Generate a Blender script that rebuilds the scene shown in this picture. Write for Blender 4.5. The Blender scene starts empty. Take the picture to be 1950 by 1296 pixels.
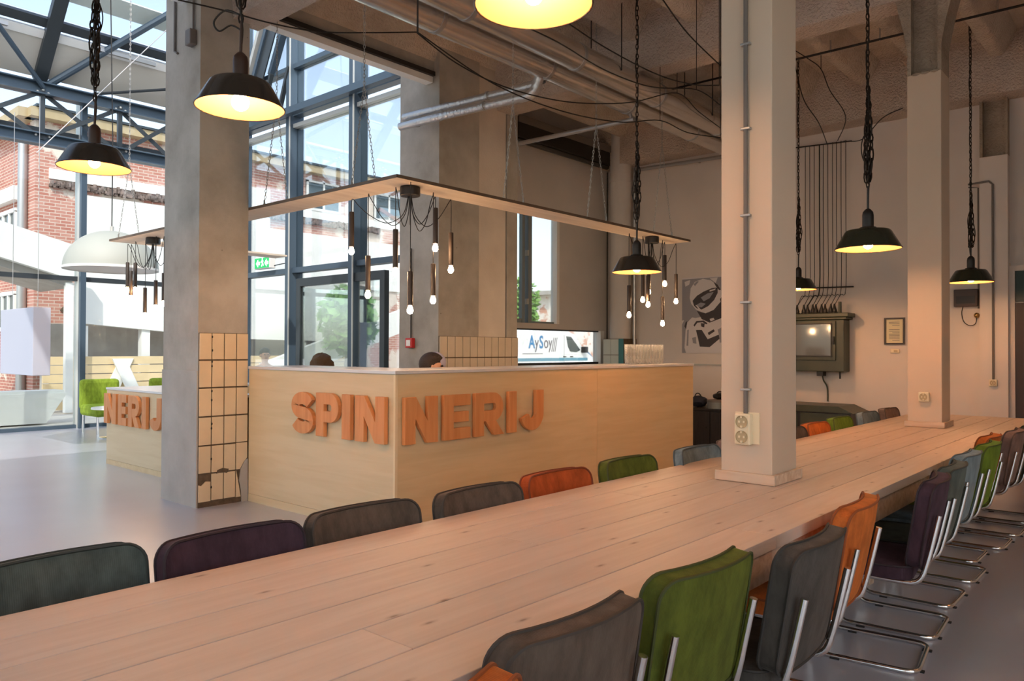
import bpy, math, random
from mathutils import Vector, Matrix
random.seed(7)
PI = math.pi
sc = bpy.context.scene
col = sc.collection
# ---------------------------------------------------------------- camera, sky, sun, exposure
cam_d = bpy.data.cameras.new('camera'); cam = bpy.data.objects.new('camera', cam_d); col.objects.link(cam)
yaw, pit, rol = 0.722239557, 0.0112800886, 0.0035153
F = Vector((math.cos(yaw)*math.cos(pit), math.sin(yaw)*math.cos(pit), math.sin(pit)))
Rt = Vector((math.sin(yaw), -math.cos(yaw), 0)); Up = Rt.cross(F)
R2 = math.cos(rol)*Rt + math.sin(rol)*Up; U2 = -math.sin(rol)*Rt + math.cos(rol)*Up
m = Matrix.Identity(4)
for i in range(3):
    m[i][0] = R2[i]; m[i][1] = U2[i]; m[i][2] = -F[i]
m[2][3] = 1.40
cam.matrix_world = m
cam_d.sensor_width = 36; cam_d.sensor_fit = 'HORIZONTAL'; cam_d.lens = 1463.6/1950*36
cam_d.clip_start = 0.05; cam_d.clip_end = 500
sc.camera = cam
sc.view_settings.view_transform = 'Standard'; sc.view_settings.look = 'None'
sc.view_settings.gamma = 1; sc.view_settings.use_curve_mapping = False
sc.view_settings.exposure = 1.4
SKY_STRENGTH = 0.145
SUN_STRENGTH = 1.2
LAMP = 125.0        # emission of the big pendant bulbs
SMALL = 66.0       # emission of the small filament bulbs
w = bpy.data.worlds.new('sky'); sc.world = w; w.use_nodes = True
nt = w.node_tree; nt.nodes.clear()
sk = nt.nodes.new('ShaderNodeTexSky'); sk.sky_type = 'NISHITA'; sk.sun_disc = False
sk.sun_elevation = math.radians(43); sk.sun_rotation = math.radians(225); sk.air_density = 1.0; sk.dust_density = 1.6; sk.ozone_density = 1.0
bg = nt.nodes.new('ShaderNodeBackground'); bg.inputs[1].default_value = SKY_STRENGTH
ow = nt.nodes.new('ShaderNodeOutputWorld')
hs_ = nt.nodes.new('ShaderNodeHueSaturation'); hs_.inputs['Saturation'].default_value = .7; nt.links.new(sk.outputs[0], hs_.inputs['Color']); nt.links.new(hs_.outputs[0], bg.inputs[0]); nt.links.new(bg.outputs[0], ow.inputs[0])
sun_d = bpy.data.lights.new('sun', 'SUN'); sun_d.energy = SUN_STRENGTH; sun_d.angle = 0.01; sun_d.color = (1, .95, .87)
sun = bpy.data.objects.new('sun', sun_d); col.objects.link(sun)
sun.rotation_euler = Vector((0.52, 0.52, -0.68)).to_track_quat('-Z', 'Y').to_euler()

# ---------------------------------------------------------------- materials
def srgb(r, g, b):
    f = lambda c: c/12.92 if c <= .04045 else ((c+.055)/1.055)**2.4
    return (f(r/255), f(g/255), f(b/255))
MATS = {}
def mat(name, color, rough=.6, metal=0., var=.0, vscale=6., bump=0., bscale=40., stretch=(1, 1, 1), sheen=0., coat=0., spec=.5, emit=None, estr=0., detail=4., crough=.03):
    if name in MATS: return MATS[name]
    mt = bpy.data.materials.new(name); mt.use_nodes = True; n = mt.node_tree.nodes; l = mt.node_tree.links
    b = n['Principled BSDF']; b.inputs['Base Color'].default_value = (*color, 1); b.inputs['Roughness'].default_value = rough
    b.inputs['Metallic'].default_value = metal; b.inputs['Sheen Weight'].default_value = sheen; b.inputs['Coat Weight'].default_value = coat; b.inputs['Coat Roughness'].default_value = crough
    b.inputs['Specular IOR Level'].default_value = spec
    if emit: b.inputs['Emission Color'].default_value = (*emit, 1); b.inputs['Emission Strength'].default_value = estr
    if var or bump:
        tc = n.new('ShaderNodeTexCoord'); mp = n.new('ShaderNodeMapping'); mp.inputs['Scale'].default_value = stretch
        l.new(tc.outputs['Object'], mp.inputs[0])
    if var:
        nz = n.new('ShaderNodeTexNoise'); nz.inputs['Scale'].default_value = vscale; nz.inputs['Detail'].default_value = detail
        l.new(mp.outputs[0], nz.inputs['Vector'])
        rp = n.new('ShaderNodeValToRGB'); rp.color_ramp.elements[0].position = .3; rp.color_ramp.elements[1].position = .7
        rp.color_ramp.elements[0].color = (*[c*(1-var) for c in color], 1); rp.color_ramp.elements[1].color = (*[min(1, c*(1+var)) for c in color], 1)
        l.new(nz.outputs[0], rp.inputs[0]); l.new(rp.outputs[0], b.inputs['Base Color'])
    if bump:
        nb = n.new('ShaderNodeTexNoise'); nb.inputs['Scale'].default_value = bscale; nb.inputs['Detail'].default_value = 5
        l.new(mp.outputs[0], nb.inputs['Vector'])
        bp = n.new('ShaderNodeBump'); bp.inputs['Strength'].default_value = bump; bp.inputs['Distance'].default_value = .02
        l.new(nb.outputs[0], bp.inputs['Height']); l.new(bp.outputs[0], b.inputs['Normal'])
    MATS[name] = mt; return mt

def ramp(n, stops):
    r = n.new('ShaderNodeValToRGB'); e = r.color_ramp.elements
    while len(e) < len(stops): e.new(.5)
    for el, (p, c) in zip(e, stops): el.position = p; el.color = (*c, 1)
    return r
def mixc(n, l, a, b, fac, mode='MIX'):
    x = n.new('ShaderNodeMix'); x.data_type = 'RGBA'; x.blend_type = mode
    for s, v in ((x.inputs[6], a), (x.inputs[7], b), (x.inputs[0], fac)):
        if hasattr(v, 'links') or hasattr(v, 'is_linked'): l.new(v, s)
        else: s.default_value = v if isinstance(v, float) else (*v, 1)
    return x.outputs[2]

def wood_mat(name, base, dark, knot, along='X', grain=1., knots=True, rough=.5, vary=.12):
    mt = bpy.data.materials.new(name); mt.use_nodes = True; n = mt.node_tree.nodes; l = mt.node_tree.links
    b = n['Principled BSDF']; b.inputs['Roughness'].default_value = rough
    tc = n.new('ShaderNodeTexCoord'); mp = n.new('ShaderNodeMapping')
    s = {'X': (1.2, 14, 14), 'Y': (14, 1.2, 14), 'Z': (14, 14, 1.2)}[along]
    mp.inputs['Scale'].default_value = s
    oi = n.new('ShaderNodeObjectInfo'); av = n.new('ShaderNodeVectorMath'); av.operation = 'MULTIPLY_ADD'
    cx = n.new('ShaderNodeCombineXYZ')
    for k in range(3): l.new(oi.outputs['Random'], cx.inputs[k])
    l.new(cx.outputs[0], av.inputs[0]); av.inputs[1].default_value = (13, 7, 5); l.new(tc.outputs['Object'], av.inputs[2])
    l.new(av.outputs[0], mp.inputs[0])
    nz = n.new('ShaderNodeTexNoise'); nz.inputs['Scale'].default_value = 2.2*grain; nz.inputs['Detail'].default_value = 7; nz.inputs['Distortion'].default_value = .6
    l.new(mp.outputs[0], nz.inputs['Vector'])
    r = ramp(n, [(.35, dark), (.62, base)]); l.new(nz.outputs[0], r.inputs[0])
    c = r.outputs[0]
    hs = n.new('ShaderNodeHueSaturation'); mr = n.new('ShaderNodeMapRange'); mr.inputs[3].default_value = 1-vary; mr.inputs[4].default_value = 1+vary*.6
    l.new(oi.outputs['Random'], mr.inputs[0]); l.new(mr.outputs[0], hs.inputs['Value']); l.new(c, hs.inputs['Color']); c = hs.outputs[0]
    if knots:
        m2 = n.new('ShaderNodeMapping'); m2.inputs['Scale'].default_value = {'X': (1.9, 5.6, 5.6), 'Y': (5.6, 1.9, 5.6), 'Z': (5.6, 5.6, 1.9)}[along]
        l.new(av.outputs[0], m2.inputs[0])
        vo = n.new('ShaderNodeTexVoronoi'); vo.voronoi_dimensions = '2D' if along == 'X' else '3D'; vo.inputs['Scale'].default_value = 1.0; vo.inputs['Randomness'].default_value = 1
        l.new(m2.outputs[0], vo.inputs['Vector'])
        kr = ramp(n, [(.012, (.75, .75, .75)), (.03, (.3, .3, .3)), (.065, (0, 0, 0))]); l.new(vo.outputs['Distance'], kr.inputs[0])
        c = mixc(n, l, c, knot, kr.outputs[0])
    l.new(c, b.inputs['Base Color'])
    bp = n.new('ShaderNodeBump'); bp.inputs['Strength'].default_value = .12; bp.inputs['Distance'].default_value = .01
    l.new(nz.outputs[0], bp.inputs['Height']); l.new(bp.outputs[0], b.inputs['Normal'])
    MATS[name] = mt; return mt

def brick_mat(name, c1, c2, mortar, patch, scale, axis, patch_amt=.5):
    mt = bpy.data.materials.new(name); mt.use_nodes = True; n = mt.node_tree.nodes; l = mt.node_tree.links
    b = n['Principled BSDF']; b.inputs['Roughness'].default_value = .85
    tc = n.new('ShaderNodeTexCoord'); sx = n.new('ShaderNodeSeparateXYZ'); l.new(tc.outputs['Object'], sx.inputs[0])
    cx = n.new('ShaderNodeCombineXYZ'); l.new(sx.outputs[axis], cx.inputs[0]); l.new(sx.outputs[2], cx.inputs[1])
    br = n.new('ShaderNodeTexBrick'); br.inputs['Scale'].default_value = scale; br.inputs['Color1'].default_value = (*c1, 1); br.inputs['Color2'].default_value = (*c2, 1)
    br.inputs['Mortar'].default_value = (*mortar, 1); br.inputs['Mortar Size'].default_value = .010; br.inputs['Brick Width'].default_value = .25; br.inputs['Row Height'].default_value = .08
    l.new(cx.outputs[0], br.inputs['Vector'])
    nz = n.new('ShaderNodeTexNoise'); nz.inputs['Scale'].default_value = .55; nz.inputs['Detail'].default_value = 8; nz.inputs['Roughness'].default_value = .62
    l.new(tc.outputs['Object'], nz.inputs['Vector'])
    r = ramp(n, [(patch_amt, (0, 0, 0)), (patch_amt+.03, (1, 1, 1))]); l.new(nz.outputs[0], r.inputs[0])
    l.new(mixc(n, l, br.outputs[0], patch, r.outputs[0]), b.inputs['Base Color'])
    bp = n.new('ShaderNodeBump'); bp.inputs['Strength'].default_value = .4; bp.inputs['Distance'].default_value = .02
    l.new(br.outputs['Fac'], bp.inputs['Height']); bp.invert = True; l.new(bp.outputs[0], b.inputs['Normal'])
    MATS[name] = mt; return mt

def glass_mat(name, tint=(.93, .96, .96), rough=.02, gl=.5, frost=0.):
    mt = bpy.data.materials.new(name); mt.use_nodes = True; n = mt.node_tree.nodes; l = mt.node_tree.links; n.clear()
    o = n.new('ShaderNodeOutputMaterial'); t = n.new('ShaderNodeBsdfTransparent'); t.inputs[0].default_value = (*tint, 1)
    g = n.new('ShaderNodeBsdfGlossy'); g.inputs['Roughness'].default_value = rough; g.inputs[0].default_value = (1, 1, 1, 1)
    fr = n.new('ShaderNodeFresnel'); fr.inputs[0].default_value = 1.45
    mu = n.new('ShaderNodeMath'); mu.operation = 'MULTIPLY'; mu.inputs[1].default_value = gl; l.new(fr.outputs[0], mu.inputs[0])
    mx = n.new('ShaderNodeMixShader'); l.new(mu.outputs[0], mx.inputs[0]); l.new(t.outputs[0], mx.inputs[1]); l.new(g.outputs[0], mx.inputs[2])
    
    if frost:
        df = n.new('ShaderNodeBsdfDiffuse'); df.inputs[0].default_value = (.95, .95, .95, 1); m3 = n.new('ShaderNodeMixShader'); m3.inputs[0].default_value = frost
        l.new(mx.outputs[0], m3.inputs[1]); l.new(df.outputs[0], m3.inputs[2]); l.new(m3.outputs[0], o.inputs[0])
    else: l.new(mx.outputs[0], o.inputs[0])
    MATS[name] = mt; return mt

def concrete_mat(name, base, dark, rough=.85, bump=.25, bscale=35, pits=True, board=None):
    mt = bpy.data.materials.new(name); mt.use_nodes = True; n = mt.node_tree.nodes; l = mt.node_tree.links
    b = n['Principled BSDF']; b.inputs['Roughness'].default_value = rough
    tc = n.new('ShaderNodeTexCoord')
    nz = n.new('ShaderNodeTexNoise'); nz.inputs['Scale'].default_value = 2.2; nz.inputs['Detail'].default_value = 8; nz.inputs['Roughness'].default_value = .6
    l.new(tc.outputs['Object'], nz.inputs['Vector'])
    r = ramp(n, [(.32, dark), (.66, base)]); l.new(nz.outputs[0], r.inputs[0]); c = r.outputs[0]
    if pits:
        vo = n.new('ShaderNodeTexVoronoi'); vo.inputs['Scale'].default_value = 7; l.new(tc.outputs['Object'], vo.inputs['Vector'])
        pr = ramp(n, [(.035, (1, 1, 1)), (.07, (0, 0, 0))]); l.new(vo.outputs['Distance'], pr.inputs[0])
        n3 = n.new('ShaderNodeTexNoise'); n3.inputs['Scale'].default_value = 1.7; l.new(tc.outputs['Object'], n3.inputs['Vector'])
        p3 = ramp(n, [(.5, (0, 0, 0)), (.6, (1, 1, 1))]); l.new(n3.outputs[0], p3.inputs[0])
        f = mixc(n, l, (0, 0, 0), pr.outputs[0], p3.outputs[0])
        c = mixc(n, l, c, tuple(x*.3 for x in dark), f)
    l.new(c, b.inputs['Base Color'])
    nb = n.new('ShaderNodeTexNoise'); nb.inputs['Scale'].default_value = bscale; nb.inputs['Detail'].default_value = 6
    if board:
        mp = n.new('ShaderNodeMapping'); mp.inputs['Scale'].default_value = board; l.new(tc.outputs['Object'], mp.inputs[0]); l.new(mp.outputs[0], nb.inputs['Vector'])
    else: l.new(tc.outputs['Object'], nb.inputs['Vector'])
    bp = n.new('ShaderNodeBump'); bp.inputs['Strength'].default_value = min(1, bump); bp.inputs['Distance'].default_value = .02 if bump < .5 else .05
    l.new(nb.outputs[0], bp.inputs['Height']); l.new(bp.outputs[0], b.inputs['Normal'])
    MATS[name] = mt; return mt

def velvet(name, c):
    mt = bpy.data.materials.new(name); mt.use_nodes = True; n = mt.node_tree.nodes; l = mt.node_tree.links
    b = n['Principled BSDF']; b.inputs['Roughness'].default_value = .85; b.inputs['Sheen Weight'].default_value = .35; b.inputs['Sheen Roughness'].default_value = .4
    b.inputs['Sheen Tint'].default_value = (*[min(1, x*3+.05) for x in c], 1); b.inputs['Specular IOR Level'].default_value = .2
    tc = n.new('ShaderNodeTexCoord'); mp = n.new('ShaderNodeMapping'); mp.inputs['Scale'].default_value = (20, 20, 8); l.new(tc.outputs['Object'], mp.inputs[0])
    oi = n.new('ShaderNodeObjectInfo'); av = n.new('ShaderNodeVectorMath'); av.operation = 'ADD'; cx = n.new('ShaderNodeCombineXYZ'); mm = n.new('ShaderNodeMath'); mm.operation = 'MULTIPLY'; mm.inputs[1].default_value = 40
    l.new(oi.outputs['Random'], mm.inputs[0]); l.new(mm.outputs[0], cx.inputs[0]); l.new(mp.outputs[0], av.inputs[0]); l.new(cx.outputs[0], av.inputs[1])
    nz = n.new('ShaderNodeTexNoise'); nz.inputs['Scale'].default_value = 1.; nz.inputs['Detail'].default_value = 6; nz.inputs['Roughness'].default_value = .65; l.new(av.outputs[0], nz.inputs['Vector'])
    r = ramp(n, [(.36, tuple(x*.72 for x in c)), (.64, tuple(min(1, x*1.22) for x in c))]); l.new(nz.outputs[0], r.inputs[0]); l.new(r.outputs[0], b.inputs['Base Color'])
    wv = n.new('ShaderNodeTexWave'); wv.inputs['Scale'].default_value = 60; wv.bands_direction = 'X'; l.new(tc.outputs['Object'], wv.inputs['Vector'])
    bp = n.new('ShaderNodeBump'); bp.inputs['Strength'].default_value = .12; bp.inputs['Distance'].default_value = .004; l.new(wv.outputs[0], bp.inputs['Height']); l.new(bp.outputs[0], b.inputs['Normal'])
    MATS[name] = mt; return mt

WALL = mat('wall_paint', srgb(216, 206, 198), .75, var=.05, vscale=1.2, bump=.05, bscale=60)
WALLG = mat('window_wall_plaster', srgb(206, 200, 194), .8, var=.06, vscale=1.5, bump=.05)
FLOOR = mat('polished_floor', srgb(170, 172, 184), .3, var=.08, vscale=1.1, detail=6, spec=.6, coat=1., crough=.32)
CEIL = concrete_mat('ceiling_concrete', srgb(222, 208, 192), srgb(202, 186, 168), bump=.9, bscale=34, pits=False)
BEAMM = concrete_mat('sprayed_beam', srgb(222, 206, 192), srgb(200, 182, 166), bump=1.0, bscale=40, pits=False)
CONC = concrete_mat('column_concrete', srgb(190, 183, 172), srgb(160, 152, 140), bump=.3, board=(30, 30, 2))
CONCS = concrete_mat('column_render', srgb(182, 176, 168), srgb(164, 157, 148), bump=.08, pits=False)
PAINTC = mat('column_paint', srgb(206, 186, 164), .6, var=.03, vscale=1.5, bump=.04, bscale=30)
HEADC = concrete_mat('column_head', srgb(176, 160, 142), srgb(140, 124, 106), bump=.6, pits=False)
PINE = wood_mat('whitewashed_pine', srgb(212, 194, 178), srgb(205, 185, 168), srgb(118, 90, 70), 'X', vary=.08)
PINET = wood_mat('pine_trim', srgb(222, 196, 170), srgb(200, 166, 136), srgb(130, 96, 72), 'Y')
BIRCH = wood_mat('birch_ply', srgb(224, 196, 152), srgb(217, 187, 141), srgb(180, 140, 92), 'X', .5, False, .45, .03)
BIRCHY = wood_mat('birch_ply_side', srgb(224, 200, 160), srgb(218, 192, 150), srgb(180, 140, 92), 'Y', .5, False, .45, .03)
COPPERW = wood_mat('letter_ply', srgb(226, 152, 94), srgb(214, 136, 78), srgb(120, 60, 30), 'Z', .6, False, .5, .06)
SHELFM = wood_mat('shelf_ply', srgb(232, 218, 200), srgb(218, 202, 182), srgb(150, 130, 110), 'X', .5, False, .5, .03)
STEELTOP = mat('counter_top', srgb(222, 220, 220), .25, .15)
TILE = mat('cream_tile', srgb(216, 192, 158), .3, var=.06, vscale=5, spec=.5)
TILEB = mat('beige_tile', srgb(206, 190, 168), .3, var=.05, vscale=5)
GROUT = mat('grout', srgb(96, 78, 60), .9, var=.3, vscale=20)
TEAL = mat('teal_tile', srgb(60, 120, 124), .3)
WTILE = mat('white_tile', srgb(196, 200, 190), .3)
CHROME = mat('chrome', (.78, .76, .73), .13, 1.)
BLACKR = mat('black_rubber', (.015, .015, .015), .6)
ENAMEL = mat('black_enamel', srgb(46, 42, 38), .22, spec=.6)
ENAMELG = mat('green_black_enamel', srgb(40, 46, 36), .25, spec=.6)
LINING = mat('yellowed_enamel', srgb(176, 126, 84), .5)  # orange lamp glow put into the lining colour, not aged enamel
BROWNN = mat('brown_bakelite', srgb(62, 42, 34), .4)
BLACK = mat('black_metal', srgb(34, 30, 28), .45)
CABLE = mat('black_cable', srgb(30, 26, 22), .6)
CHAINM = mat('chain_iron', srgb(50, 42, 36), .45, .7)
ZCHAIN = mat('zinc_chain', srgb(170, 166, 160), .4, .6)
BULB = mat('bulb_glow', (1, .8, .55), .3, emit=(1., .55, .25), estr=LAMP)
BULBS = mat('filament_glow', (1, .7, .4), .3, emit=(1., .6, .3), estr=SMALL)
TUBEW = wood_mat('smoked_wood_tube', srgb(66, 54, 46), srgb(50, 40, 34), srgb(40, 30, 20), 'Z', 1, False, .5, .1)
FOIL = mat('foil_duct', srgb(216, 208, 200), .25, .85, var=.05, vscale=5, bump=.06, bscale=10)
FOILP = mat('foil_pipe', srgb(204, 204, 204), .3, .8, bump=.5, bscale=30)
ZINC = mat('zinc_pipe', srgb(180, 178, 176), .35, .7)
GREYP = mat('grey_conduit', srgb(112, 104, 98), .5)
STEEL = mat('blue_grey_steel', srgb(74, 90, 104), .4, .2)
STEELD = mat('dark_steel', srgb(62, 68, 72), .4, .3)
ALU = mat('pale_aluminium', srgb(196, 196, 190), .4, .3)
WHITEP = mat('white_paint', srgb(236, 236, 232), .5)
GLASS = glass_mat('window_glass')
GLASSM = glass_mat('tumbler_glass', (.985, .985, .985), .06, 1.5, .02)
_n = GLASSM.node_tree.nodes; _l = GLASSM.node_tree.links
_lw = _n.new('ShaderNodeLayerWeight'); _lw.inputs[0].default_value = .45; _pw = _n.new('ShaderNodeMath'); _pw.operation = 'POWER'; _pw.inputs[1].default_value = 2.2; _l.new(_lw.outputs['Facing'], _pw.inputs[0])  # white mixed in at grazing angles paints the tumblers' bright edge glints
_mu = _n.new('ShaderNodeMath'); _mu.operation = 'MULTIPLY'; _mu.inputs[1].default_value = .8; _l.new(_pw.outputs[0], _mu.inputs[0])
_tr = _n.new('ShaderNodeBsdfTranslucent'); _tr.inputs[0].default_value = (1, 1, 1, 1); _df = _n.new('ShaderNodeBsdfDiffuse'); _df.inputs[0].default_value = (1, 1, 1, 1)
_ad = _n.new('ShaderNodeMixShader'); _l.new(_tr.outputs[0], _ad.inputs[1]); _l.new(_df.outputs[0], _ad.inputs[2])
_m4 = _n.new('ShaderNodeMixShader'); _o = [q for q in _n if q.type == 'OUTPUT_MATERIAL'][0]; _src = _o.inputs[0].links[0].from_socket
_l.new(_mu.outputs[0], _m4.inputs[0]); _l.new(_src, _m4.inputs[1]); _l.new(_ad.outputs[0], _m4.inputs[2]); _l.new(_m4.outputs[0], _o.inputs[0])
SOCK = mat('cream_plastic', srgb(232, 218, 186), .4)
SOCKD = mat('socket_recess', srgb(188, 170, 134), .5)
DGREEN = mat('dark_green_paint', srgb(62, 66, 50), .4, var=.15, vscale=5)
DARKW = wood_mat('dark_wood', srgb(52, 44, 38), srgb(36, 30, 26), srgb(20, 16, 12), 'Z', 1, False, .45)
RED = mat('red_plastic', srgb(196, 42, 44), .4)
GREENSIGN = mat('exit_green', srgb(20, 150, 80), .4, emit=srgb(30, 170, 90), estr=.35)
SIGNW = mat('sign_white', (.9, .95, .9), .4, emit=(.9, 1, .92), estr=.7)
PRINTW = mat('print_white', srgb(214, 208, 208), .6)
PRINTG = mat('print_grey', srgb(150, 148, 154), .6)
PRINTD = mat('print_dark', srgb(70, 64, 66), .6)
BRICK = brick_mat('weathered_brick', srgb(178, 116, 100), srgb(196, 146, 130), srgb(206, 186, 172), srgb(222, 208, 194), 1., 0, .53)
BRICKW = brick_mat('west_brick', srgb(180, 118, 102), srgb(166, 104, 90), srgb(206, 180, 160), srgb(232, 220, 200), 1., 1, .62)
BRICKP = brick_mat('ruin_brick', srgb(200, 130, 104), srgb(214, 156, 130), srgb(226, 208, 190), srgb(236, 228, 218), 1., 0, .47)
PLAST = mat('white_plaster', srgb(238, 236, 230), .8, var=.04, vscale=2, bump=.2, bscale=8)
RUBBLE = mat('dark_rubble', srgb(120, 104, 96), .95, var=.6, vscale=9, bump=1., bscale=20)
ROOFE = mat('roof_edge', srgb(176, 156, 120), .7)
PAVE = mat('outdoor_paving', srgb(216, 208, 196), .85, var=.06, vscale=.7)
BEIGE = mat('beige_cladding', srgb(226, 200, 156), .7, var=.08, vscale=3)
LIME = velvet('lime_fabric', srgb(128, 150, 48))
VANW = mat('van_white', srgb(240, 238, 232), .3, coat=.4)
VANB = mat('van_stripe', srgb(96, 150, 168), .4)
LETB = mat('letter_blue', srgb(40, 130, 180), .5)
LETG = mat('letter_grey', srgb(110, 106, 112), .5)
DGLASS = mat('dark_window_glass', srgb(60, 72, 74), .08, spec=.8)
SKIN = mat('skin', srgb(214, 160, 130), .5)
HAIRD = mat('dark_hair', srgb(56, 42, 36), .6, bump=.5, bscale=90)
HAIRC = mat('curly_hair', srgb(104, 82, 56), .7, bump=.8, bscale=120)
LEAF = mat('leaf_green', srgb(120, 160, 80), .6, var=.3, vscale=3)
BARK = mat('bark', srgb(90, 72, 56), .9)
CLOTHW = mat('white_cloth', srgb(226, 228, 236), .9)
CLOTHD = mat('dark_cloth', srgb(60, 56, 62), .9)
CLOTHL = mat('lilac_cloth', srgb(196, 190, 214), .9)

# ---------------------------------------------------------------- mesh building
class MB:
    def __init__(s): s.v = []; s.f = []
    def add(s, vs, fs):
        o = len(s.v); s.v += [tuple(x) for x in vs]; s.f += [tuple(i+o for i in q) for q in fs]; return s
    def box(s, x0, x1, y0, y1, z0, z1):
        return s.add([(x0, y0, z0), (x1, y0, z0), (x1, y1, z0), (x0, y1, z0), (x0, y0, z1), (x1, y0, z1), (x1, y1, z1), (x0, y1, z1)],
                     [(3, 2, 1, 0), (4, 5, 6, 7), (0, 1, 5, 4), (1, 2, 6, 5), (2, 3, 7, 6), (3, 0, 4, 7)])
    def bar(s, p, q, w, h, up=(0, 0, 1)):
        p, q = Vector(p), Vector(q); d = (q-p).normalized(); u = Vector(up)
        if abs(d.dot(u)) > .99: u = Vector((0, 1, 0))
        a = d.cross(u).normalized()*w/2; b = a.cross(d).normalized()*h/2
        return s.add([p-a-b, p+a-b, p+a+b, p-a+b, q-a-b, q+a-b, q+a+b, q-a+b], [(3, 2, 1, 0), (4, 5, 6, 7), (0, 1, 5, 4), (1, 2, 6, 5), (2, 3, 7, 6), (3, 0, 4, 7)])
    def tube(s, pts, r, n=8, closed=False, cap=True):
        P = [Vector(p) for p in pts]; N = len(P); rr = r if isinstance(r, (list, tuple)) else [r]*N
        vs = []; nrm = None
        for i, p in enumerate(P):
            if closed: d = (P[(i+1) % N]-P[i-1])
            else: d = (P[min(i+1, N-1)]-P[max(i-1, 0)])
            d = d.normalized() if d.length > 1e-9 else Vector((0, 0, 1))
            if nrm is None:
                nrm = d.orthogonal().normalized()
            else:
                nrm = (nrm - d*nrm.dot(d)); nrm = nrm.normalized() if nrm.length > 1e-6 else d.orthogonal().normalized()
            bn = d.cross(nrm)
            for k in range(n):
                a = 2*PI*k/n; vs.append(p+(nrm*math.cos(a)+bn*math.sin(a))*rr[i])
        fs = []
        for i in range(N if closed else N-1):
            j = (i+1) % N
            for k in range(n):
                k2 = (k+1) % n; fs.append((i*n+k, i*n+k2, j*n+k2, j*n+k))
        if cap and not closed: fs += [tuple(range(n-1, -1, -1)), tuple((N-1)*n+k for k in range(n))]
        return s.add(vs, fs)
    def lathe(s, prof, n=24, c=(0, 0, 0), M=None):
        vs = []; fs = []; c = Vector(c)
        for r, z in prof:
            for k in range(n):
                a = 2*PI*k/n; q = Vector((r*math.cos(a), r*math.sin(a), z)); vs.append(c+(M @ q if M else q))
        for i in range(len(prof)-1):
            for k in range(n):
                k2 = (k+1) % n; fs.append((i*n+k, i*n+k2, (i+1)*n+k2, (i+1)*n+k))
        return s.add(vs, fs)
    def prism(s, poly, o, U, V, depth):
        o, U, V = Vector(o), Vector(U), Vector(V); N = U.cross(V).normalized()*depth; n = len(poly)
        a = [o+U*u+V*v for u, v in poly]; b = [p+N for p in a]
        ar = sum(poly[i][0]*poly[(i+1) % n][1]-poly[(i+1) % n][0]*poly[i][1] for i in range(n))
        fs = [tuple(range(n-1, -1, -1)), tuple(range(n, 2*n))] + [(i, (i+1) % n, (i+1) % n+n, i+n) for i in range(n)]
        if ar < 0: fs = [tuple(reversed(q)) for q in fs]
        return s.add(a+b, fs)
    def sphere(s, c, r, seg=12, ring=8, sc3=(1, 1, 1)):
        prof = [(max(1e-4, r*math.sin(PI*i/ring)), -r*math.cos(PI*i/ring)) for i in range(ring+1)]
        return s.lathe(prof, seg, c, Matrix.Diagonal(sc3))
    def ribbon(s, pts, wd, o, U, V, depth, closed=False):        # a stroke of constant width in a plane, given a thickness
        n = len(pts); L = []; Rr = []
        for i in range(n):
            a = Vector(pts[i-1] if (i or closed) else pts[0]); b = Vector(pts[(i+1) % n] if (i < n-1 or closed) else pts[-1])
            d = (b-a).normalized(); nn = Vector((-d.y, d.x)); p = Vector(pts[i]); L.append(p+nn*wd/2); Rr.append(p-nn*wd/2)
        o, U, V = Vector(o), Vector(U), Vector(V); N = U.cross(V).normalized()*depth
        P = [o+U*q.x+V*q.y for q in L]+[o+U*q.x+V*q.y for q in Rr]; vs = P+[p+N for p in P]; fs = []
        rng = range(n if closed else n-1)
        for i in rng:
            j = (i+1) % n
            fs += [(i, j, n+j, n+i), (2*n+i, 3*n+i, 3*n+j, 2*n+j), (i, 2*n+i, 2*n+j, j), (n+i, n+j, 3*n+j, 3*n+i)]
        if not closed: fs += [(0, n, 3*n, 2*n), (n-1, 3*n-1, 4*n-1, 2*n-1)]
        return s.add(vs, fs)
    def build(s, name, mt, parent=None, smooth=False, bevel=0, ang=35, kind=None):
        me = bpy.data.meshes.new(name); me.from_pydata(s.v, [], s.f); me.update()
        if smooth:
            me.polygons.foreach_set('use_smooth', [True]*len(me.polygons)); me.set_sharp_from_angle(angle=math.radians(ang))
        me.materials.append(mt)
        return link(name, me, parent, bevel, kind)
def link(name, me, parent=None, bevel=0, kind=None):
    o = bpy.data.objects.new(name, me); col.objects.link(o)
    if parent is not None:
        o.parent = parent
        if parent.type == 'EMPTY' and parent.get('_world', 1): o.matrix_parent_inverse = Matrix.Translation(-parent.location)
    if bevel:
        b = o.modifiers.new('bevel', 'BEVEL'); b.width = bevel; b.segments = 2; b.limit_method = 'ANGLE'
    if kind: o['kind'] = kind
    return o
def tag(o, label, cat, group=None):
    o['label'] = label; o['category'] = cat
    if group: o['group'] = group
    return o
def thing(name, label, cat, loc=(0, 0, 0), group=None, local=False):
    o = bpy.data.objects.new(name, None); col.objects.link(o); o.location = loc; o.empty_display_size = .1
    tag(o, label, cat, group)
    if local: o['_world'] = 0
    return o
def struct(o): o['kind'] = 'structure'; return o
def B(*a): return MB().box(*a)
def copy_tree(o, parent=None):
    c = o.copy(); col.objects.link(c)
    if parent is not None: c.parent = parent
    for ch in list(o.children): copy_tree(ch, c)
    return c
def lab(o, s): o['label'] = s; return o

# ================================================================ SETTING
floor = struct(B(-6.5, 10.5, -3.2, 7.3, -.2, 0).build('floor', FLOOR)); floor['label'] = 'polished lilac grey screed floor'
B(-6.5, 6.8, 7.3, 14.75, -.2, 0).build('floor_slab', FLOOR, floor)
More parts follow.
